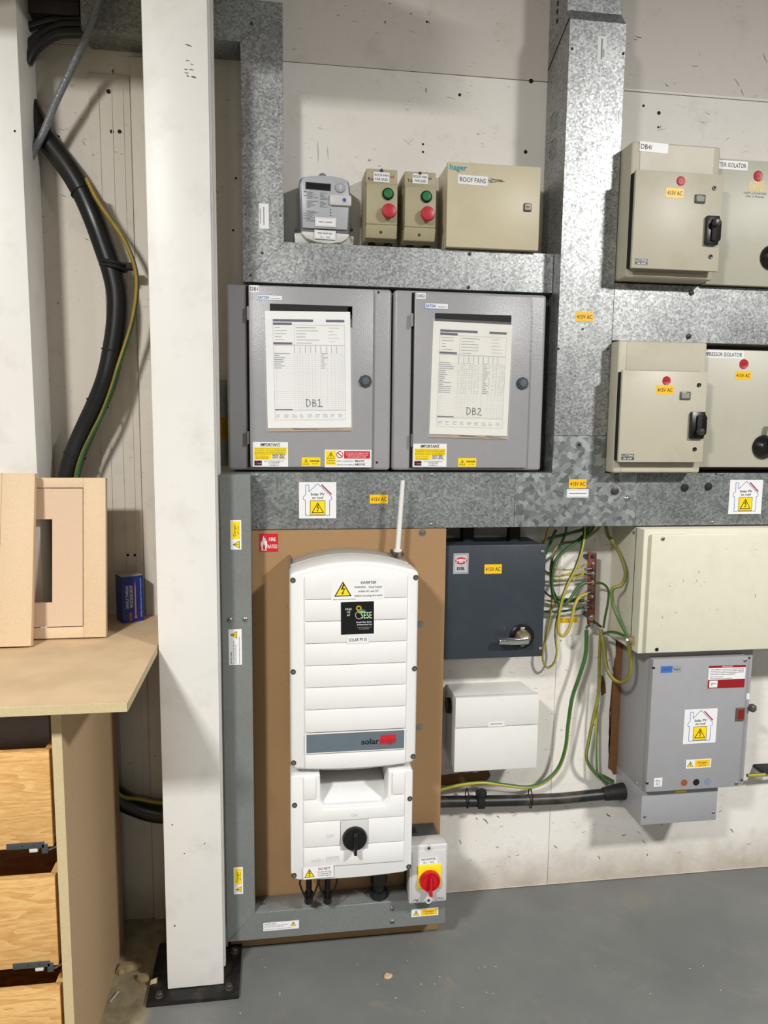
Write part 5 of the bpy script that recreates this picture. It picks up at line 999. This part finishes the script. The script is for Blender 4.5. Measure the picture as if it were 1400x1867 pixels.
for x in (851, 966): 
    c = at(x, 1460, .045); b = MB(); b.tube([(c.x, -.047-.0185*math.cos(a), c.z+.009+.029*math.sin(a)) for a in [i*math.pi/12 for i in range(25)]], .0018, BLKM, 6, smooth=False); b.build('cable_tie', t)

# big cable on the left
LP = [(50, 190, .028), (72, 234, .030), (95, 268, .038), (125, 308, .050), (150, 350, .06), (172, 400, .07), (190, 450, .07), (205, 495, .07), (214, 540, .07), (213, 590, .07), (206, 640, .07), (195, 690, .07), (178, 735, .065), (155, 785, .06), (136, 830, .06), (124, 880, .06), (122, 960, .06), (126, 1100, .06), (138, 1260, .06), (165, 1380, .06), (205, 1445, .06), (250, 1472, .055), (300, 1484, .055), (380, 1484, .055), (480, 1478, .055)]
t = thing('armoured_cable', 'thick black armoured cable curving down the wall left of the white column', 'cable', (at(150, 1460, .06).x, -.001, .3))
b = MB(); b.tube([at(*p) for p in LP], .0262, CABLEB, 20, sub=4); b.build('sheath', t)
c = at(207, 484, .07); b = MB()
b.tube([(c.x+.028*math.cos(a)*1.05, -.07-.028*math.sin(a)*1.05, c.z+.004-.005*math.cos(a)) for a in [i*math.pi/12 for i in range(25)]], .005, BLKM, 8, smooth=False); b.tube([(c.x+.028*math.cos(a)*1.05, -.07-.028*math.sin(a)*1.05, c.z-.005-.005*math.cos(a)) for a in [i*math.pi/12 for i in range(25)]], .005, BLKM, 8, smooth=False)
b.box(c.x+.024, c.x+.05, .055, .08, c.z-.009, c.z+.007, BLKM, .002); b.box(c.x-.01, c.x+.01, .001, .05, c.z-.01, c.z+.01, BLKM); b.build('cable_cleat', t)
for k in (4, 10, 12, 14):
    c = at(*LP[k]); T_ = (at(*LP[k+1])-at(*LP[k-1])).normalized(); s_ = T_.cross(Vector((0, -1, 0))).normalized(); f_ = s_.cross(T_)
    b = MB(); b.tube([c+s_*.0275*math.cos(a)+f_*.0275*math.sin(a) for a in [i*math.pi/12 for i in range(25)]], .0016, BLKM, 6, smooth=False); b.build('cable_tie', t)
cable('green and yellow earth cable running alongside the thick armoured cable', [(158, 325, .098), (176, 362, .1), (200, 398, .1), (222, 430, .095), (240, 468, .09), (249, 505, .085), (248, 545, .08), (240, 590, .085), (228, 630, .09), (215, 670, .09), (203, 710, .09), (186, 755, .09), (166, 795, .09), (148, 835, .085), (138, 880, .08), (137, 960, .08), (150, 1200, .08), (200, 1425, .085), (260, 1458, .085), (330, 1466, .08)] and [(158, 325), (176, 362), (200, 398), (222, 430), (240, 468), (249, 505), (248, 545), (240, 590), (228, 630), (215, 670), (203, 710), (186, 755), (166, 795), (148, 835), (138, 880), (137, 960), (150, 1200), (200, 1425), (260, 1458), (330, 1466)], .0058, (.098, .088), GRN, mat('cable_dirty_yellow', (150, 124, 40), .45, var=.2, dirt=.3), 2.5, z=False)
# braided hose crossing top left
t = MB(); t.tube([at(x, y, d) for x, y, d in ((190, -30, .14), (178, 10, .135), (158, 65, .122), (128, 130, .10), (100, 190, .085), (80, 240, .074), (66, 268, .070), (52, 296, .068))], .0085, mat('grey_hose', (120, 124, 128), .3, metal=.2, var=.25, scale=220, bump=.8, bscale=150), 14); tag(t.build('grey_hose'), 'thin grey braided hose slanting across the top left corner', 'hose')
# dark steelwork and cables in the top corner
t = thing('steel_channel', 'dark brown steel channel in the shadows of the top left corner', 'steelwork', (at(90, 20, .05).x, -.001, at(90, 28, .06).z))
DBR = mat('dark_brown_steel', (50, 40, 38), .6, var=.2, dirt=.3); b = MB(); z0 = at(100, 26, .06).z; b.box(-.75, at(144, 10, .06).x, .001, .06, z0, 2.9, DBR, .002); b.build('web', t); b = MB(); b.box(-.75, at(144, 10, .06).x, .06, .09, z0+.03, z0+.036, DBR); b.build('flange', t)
for i, (lb, pts, r) in enumerate((('upper black cable entering the open trunking end, top left', ((152, 36), (120, 38), (90, 38), (50, 50)), .010), ('middle black cable bending down from the trunking end, top left', ((152, 46), (115, 46), (85, 58), (60, 75), (45, 95)), .011), ('lower black cable bending down from the trunking end, top left', ((152, 60), (110, 61), (85, 72), (62, 92), (50, 115)), .012))):
    b = MB(); b.tube([at(x, y, .055+.01*i) for x, y in pts], r, CABLEB, 12); tag(b.build('power_cable'), lb, 'cable', 'black cables at the trunking end')

# small stub at the far right
t = MB(); t.tube([at(x, y, .06) for x, y in ((1362, 1414), (1378, 1413), (1395, 1412), (1440, 1410))], .0055, GRN, 10, YEL, 3); tag(t.build('earth_cable'), 'short level earth cable leaving the right side of the grey switch fuse', 'cable')
b = MB(); p = at(1395, 1412, .06); b.box(p.x-.001, p.x+.05, .001, .066, p.z-.005, p.z+.006, BLKM, .002); b.lathe((p.x+.003, -.066, p.z), (0, -1, 0), [(.004, 0), (.003, .003), (.0001, .003)], CHROME, 10); tag(b.build('cable_clamp'), 'small black clamp at the right edge holding the level earth cable', 'clamp')

# crumpled bag behind the column
b = MB(); rnd = random.Random(21); n = 9; m_ = 16; pts = []
x0 = at(395, 750, .04).x; x1 = at(420, 750, .04).x; zt_, zb_ = at(408, 692, .04).z, at(408, 850, .04).z
YB = mat('yellow_packet', (176, 136, 20), .35); BAG = mat('grey_bag', (168, 166, 160), .25, var=.1, bump=.8, bscale=30)
for side, m1 in ((0, BAG),):
    vs = []; 
    for j in range(m_+1):
        for i in range(n+1):
            u, v = i/n, j/m_; bulge = math.sin(math.pi*u)*(.03+.01*math.sin(v*9))*min(1, 4*v+.3); vs.append((x0-.03+(x1-x0+.026)*u, -.006-bulge-rnd.uniform(0, .006), zt_+(zb_-zt_)*v))
    for j in range(m_+1):
        for i in range(n+1):
            u, v = i/n, j/m_; vs.append((x0-.03+(x1-x0+.026)*u, -.003, zt_+(zb_-zt_)*v))
    K = (n+1)*(m_+1); fs = [(j*(n+1)+i, j*(n+1)+i+1, (j+1)*(n+1)+i+1, (j+1)*(n+1)+i) for j in range(m_) for i in range(n)]; ym = [f for f in fs if 7*(n+1) <= f[0] < 11*(n+1)]; gm = [f for f in fs if f not in ym]
    b.raw(vs, gm+[tuple(a+K for a in f) for f in fs]+[(i, i+1, K+i+1, K+i) for i in range(n)]+[(m_*(n+1)+i, m_*(n+1)+i+1, K+m_*(n+1)+i+1, K+m_*(n+1)+i) for i in range(n)]+[(j*(n+1), (j+1)*(n+1), K+(j+1)*(n+1), K+j*(n+1)) for j in range(m_)]+[(j*(n+1)+n, (j+1)*(n+1)+n, K+(j+1)*(n+1)+n, K+j*(n+1)+n) for j in range(m_)], BAG)
    k0 = 0; i2 = b._m(YB)
    for f in ym: b.f.append(f); b.mi.append(i2)
tag(b.build('plastic_bag'), 'crumpled plastic bag with yellow patch tucked between column and left distribution board', 'bag')

# ================================================================== WORKBENCH
t = thing('workbench_cabinet', 'mdf workbench cabinet with open oak drawers at the lower left', 'cabinet', (-.8, -.3, 0))
b = MB(); b.box(-.442, -.424, .095, .58, 0, .876, SIDE, .0008, 1); sp = b.build('side_panel', t)
b = MB(); b.box(-.4425, -.4235, .5802, .5812, 0, .876, MDFE); b.build('cut_edge', sp)
b = MB(); DW = mat('shaded_inner_board', (44, 33, 26), .8); b.box(-1.1, -.443, .095, .105, 0, .876, DW); b.box(-1.1, -.443, .105, .56, .0, .02, DW); b.box(-1.1, -1.085, .105, .57, .02, .876, SIDE); b.build('carcass', t)  # back and bottom coloured dark to stand for the unlit drawer interior
b = MB(); b.box(-1.1, -.4425, .06, .5805, .861, .876, SIDE, .0008, 1); b.build('top_rail', t)
def zf(y, x=60): return at(x, y, .58).z
for i, (yt, yb, ysl) in enumerate(((1371, 1547, 1366), (1602, 1765, 1590), (1806, 1985, 1795))):
    z1, z0 = zf(yt), zf(yb); X1 = -.450
    b = MB(); b.box(-1.07, X1, .562, .578, z0, z1, OAK, .0015); 
    dw = b.build('drawer', t); 
    b = MB(); b.box(X1-.014, X1, .12, .562, z0+.01, z1-.004, OAK, .001); b.box(-1.07, -1.056, .12, .562, z0+.01, z1-.004, OAK, .001); b.box(-1.056, X1-.014, .12, .134, z0+.01, z1-.004, OAK, .001); b.box(-1.056, X1-.014, .134, .562, z0+.012, z0+.018, OAK); b.build('drawer_sides', dw)
    b = MB(); zr = z0+.003; b.box(X1-.088, X1-.016, .545, .5795, zr-.004, zr+.009, DKG, .001); b.box(X1-.022, X1-.010, .52, .5795, zr-.016, zr+.004, DKG, .001)
    for xx in (-.058, -.036): b.lathe((X1+xx, -.5795, zr+.003), (0, -1, 0), [(.0015, 0), (.0015, .0004)], GAP, 8)
    b.build('runner_catch', dw)
    b = MB(); b.box(X1-.046, X1-.030, .55, .578, zr-.013, zr-.003, PLG, .001); b.build('catch_release', dw)
    b = MB(); b.tube([(X1-.018, -.57, zr-.012), (X1-.006, -.575, zr-.009), (X1+.007, -.56, zr-.010)], .0022, CHROME, 8); b.box(X1-.004, X1+.0075, .12, .56, zr-.016, zr-.012, DKG); b.build('runner', dw)
# knots in the second drawer's board are part of the grain
b = MB(); WP = [(-1.2, -.001), (-.66, -.001), (-.655, -.094), (-.485, -.094), (-.48, -.001), (-.282, -.001), (-.282, -.657), (-1.2, -.657)]; b.hull8([(x, y, .877) for x, y in WP], [(x, y, .895) for x, y in WP], WTOP, .001, 1); b.box(-1.2, -.2825, .6571, .6578, .8775, .8945, MDFE)
b.raw([(-.2815, -.002, .8775), (-.2815, -.656, .8775), (-.2815, -.656, .8945), (-.2815, -.002, .8945)], [(0, 1, 2, 3)], MDFE)
tag(b.build('worktop'), 'scratched mdf worktop carrying the leaning doors and blue screw box', 'worktop')

def leaning(name, label, X0, X1, db, dt, H_, build):
    t = thing(name, label, 'cabinet door', ((X0+X1)/2, -db, .8965)); build(t, (X1-X0)/2, H_); return t
def door_frame(t, hw, H_, th, cut, groove):
    """door built upright at its own origin: face towards the room, cut-out in its panel"""
    o = ORIG[t.name]; B = lambda x0, x1, a0, a1, z0, z1, m, nm, bv=.001: (MB().box(o.x+x0, o.x+x1, -o.y+a0, -o.y+a1, o.z+z0, o.z+z1, m, bv).build(nm, t))
    fw = .052
    B(-hw, -hw+fw, 0, th, 0, H_, MDFP, 'stile'); B(hw-fw, hw, 0, th, 0, H_, MDFP, 'stile')
    B(-hw+fw, hw-fw, 0, th, 0, .026, MDFP, 'rail'); B(-hw+fw, hw-fw, 0, th, H_-.024, H_, MDFP, 'rail')
    ix0, ix1, iz0, iz1 = -hw+fw+.002, hw-fw-.002, .028, H_-.026; cx0, cx1, cz0, cz1 = cut; e1 = th-.0025
    b = MB(); yy = -o.y
    for a in ((ix0, cx0, iz0, iz1), (cx1, ix1, iz0, iz1), (cx0, cx1, iz0, cz0), (cx0, cx1, cz1, iz1)): b.box(o.x+a[0], o.x+a[1], yy+.002, yy+e1, o.z+a[2], o.z+a[3], MDFP2, 0)
    b.build('centre_panel', t)
dbB, dtB = .228, .172; HB = math.hypot(1.279-.8965, dbB-dtB)
XB0, XB1 = -.70, -.414
tB_ = thing('cabinet_door', 'unpainted mdf frame door with cut-out, leaning behind the front mdf panel', 'cabinet door', ((XB0+XB1)/2, -dbB+.018, .8965))
hw = (XB1-XB0)/2
door_frame(tB_, hw, HB, .018, (-hw+.07, hw-.124, .086, HB-.100), True)
b = MB(); o_ = ORIG[tB_.name]; b.box(o_.x+hw-.150, o_.x+hw-.135, -o_.y+.0172, -o_.y+.0185, o_.z+.0255, o_.z+.029, PLW); b.build('packing_chip', tB_)
tB_.rotation_euler = (-math.atan2(dbB-dtB, 1.279-.8965), 0, 0)
dbA, dtA = .290, .205; HA = math.hypot(1.292-.8965, dbA-dtA)
tA_ = thing('mdf_sheet', 'plain pale mdf panel at far left leaning in front of the frame door', 'panel', (-.72, -dbA+.018, .8965))
o_ = ORIG[tA_.name]; b = MB(); W0 = o_.x+.154; yy = -o_.y
xs_l = W0-.074; 
b.box(xs_l, W0, yy, yy+.018, o_.z, o_.z+HA, MDFP, .002); b.box(o_.x-.15, xs_l-.12, yy, yy+.018, o_.z, o_.z+HA, MDFP, .002); b.box(xs_l-.12, xs_l, yy, yy+.018, o_.z, o_.z+.10, MDFP); b.box(xs_l-.12, xs_l, yy, yy+.018, o_.z+.215, o_.z+HA, MDFP); b.build('panel_board', tA_)
tA_.rotation_euler = (-math.atan2(dbA-dtA, 1.292-.8965), 0, 0)

# box of screws
t = thing('screw_box', 'blue cardboard box of single thread woodscrews standing on the worktop', 'box', (-.388, -.06, .8955))
o_ = ORIG[t.name]; bw, bh, bd = .056, .122, .050; BB = mat('box_blue', (24, 48, 132), .35, var=.04); CARD = mat('box_card', (170, 160, 142), .6)
b = MB(); b.box(o_.x-bw/2, o_.x+bw/2, .06-bd/2, .06+bd/2, o_.z, o_.z+bh, BB, .0008, 1); b.build('carton', t)
b = MB(); b.box(o_.x-bw/2+.001, o_.x+bw/2-.001, .06-bd/2+.001, .06+bd/2-.001, o_.z+bh, o_.z+bh+.001, CARD); b.box(o_.x-bw/2, o_.x+bw/2, .06-bd/2-.001, .06-bd/2, o_.z+bh-.003, o_.z+bh+.008, CARD); b.build('top_flap', t)
s = Label(o_.x, o_.z+bh/2, .06+bd/2, bh, bw, 90); w, h = bh, bw; SILV = mat('box_silver_ink', (200, 206, 214), .4); CO = mat('box_orange_ink', (206, 130, 84), .4)
s.text('SINGLE THREAD', .06*w, .26*h, h*.12, SILV, w=w*.50, bold=.02, l=1); s.text('WOODSCREW', .06*w, .07*h, h*.15, SILV, w=w*.50, bold=.02, l=1); s.text('REISSER', -.38*w, .12*h, h*.12, CO, w=w*.2, bold=.02, l=1); s.text('GENERAL PURPOSE SINGLE THREAD WOODSCREW', .02*w, -.38*h, h*.06, SILV, w=w*.86, l=1)
s.poly([(-.42*w, -.19*h), (-.42*w, -.05*h), (-.36*w, -.09*h), (.25*w, -.09*h), (.42*w, -.12*h), (.25*w, -.15*h), (-.36*w, -.15*h)], CO, 1); s.build('printed_face', t)
t.rotation_euler = (0, 0, R(28))

# ================================================================== LOOSE BITS ON THE FLOOR
def shard(name, label, cat, c, rx, ry, h, m, seed, group=None):
    rnd = random.Random(seed); n = 7; A = []; B = []
    for i in range(n): a = 2*math.pi*i/n; k = rnd.uniform(.7, 1.2); A.append((c[0]+rx*k*math.cos(a), c[1]+ry*k*math.sin(a), .0005)); B.append((c[0]+rx*k*.75*math.cos(a), c[1]+ry*k*.75*math.sin(a), h*rnd.uniform(.6, 1.3)))
    b = MB(); b.hull8(A, B, m, .0006, 1); return tag(b.build(name, sharp=25), label, cat, group)
def fl(x, y):
    v = FW*FPX+RT*(x-700)-UP*(y-933.5); k = -EYE/v.z; return (v.x*k, -DIST+v.y*k)
shard('wood_chip', 'small pale wood chip lying alone on the grey floor', 'wood chip', fl(707, 1781), .012, .010, .006, mat('chip_wood', (190, 160, 128), .7, var=.1), 2)
RUB = mat('rubble', (150, 132, 98), .85, var=.2, scale=60)
for i, (x, y, rx, ry, h, lb) in enumerate(((238, 1765, .034, .016, .016, 'long flat rubble piece left of the column foot'), (262, 1785, .026, .014, .014, 'middle rubble piece touching the column base plate'), (222, 1772, .016, .012, .012, 'rubble piece nearest the cabinet side panel'))):
    shard('rubble_piece', lb, 'rubble', fl(x, y), rx, ry, h, RUB, 30+i, 'rubble beside the column')
b = MB(); c = fl(280, 1797); b.hull8([(c[0]-.008, c[1]-.014, .001), (c[0]+.010, c[1]-.010, .001), (c[0]+.014, c[1]+.016, .001), (c[0]-.004, c[1]+.012, .001)], [(c[0]-.006, c[1]-.008, .022), (c[0]+.008, c[1]-.005, .024), (c[0]+.010, c[1]+.012, .014), (c[0]-.002, c[1]+.010, .012)], mat('offcut_wood', (206, 180, 146), .7, var=.1), .001, 1); tag(b.build('wood_offcut'), 'pale splintered wood offcut beside the column base plate', 'wood offcut')
b = MB(); c, c2 = fl(200, 1830), fl(216, 1812); b.tube([(c[0], c[1], .003), (c2[0], c2[1], .006)], .003, mat('strip_grey', (170, 165, 150), .5), 6, smooth=False); tag(b.build('thin_strip'), 'thin grey strip lying on dusty concrete by the cabinet', 'strip')
for i in range(26):
    rnd = random.Random(100+i); x, y = rnd.uniform(430, 1350), rnd.uniform(1740, 1860)
    if i < 16: x = rnd.uniform(430, 900)
    c = fl(x, y); shard('floor_crumb', 'tiny pale crumb among the specks scattered on the grey floor', 'crumb', c, rnd.uniform(.0010, .0024), rnd.uniform(.001, .002), .0015, mat('crumb', (212, 206, 192), .8), 200+i, 'pale crumbs on the floor')
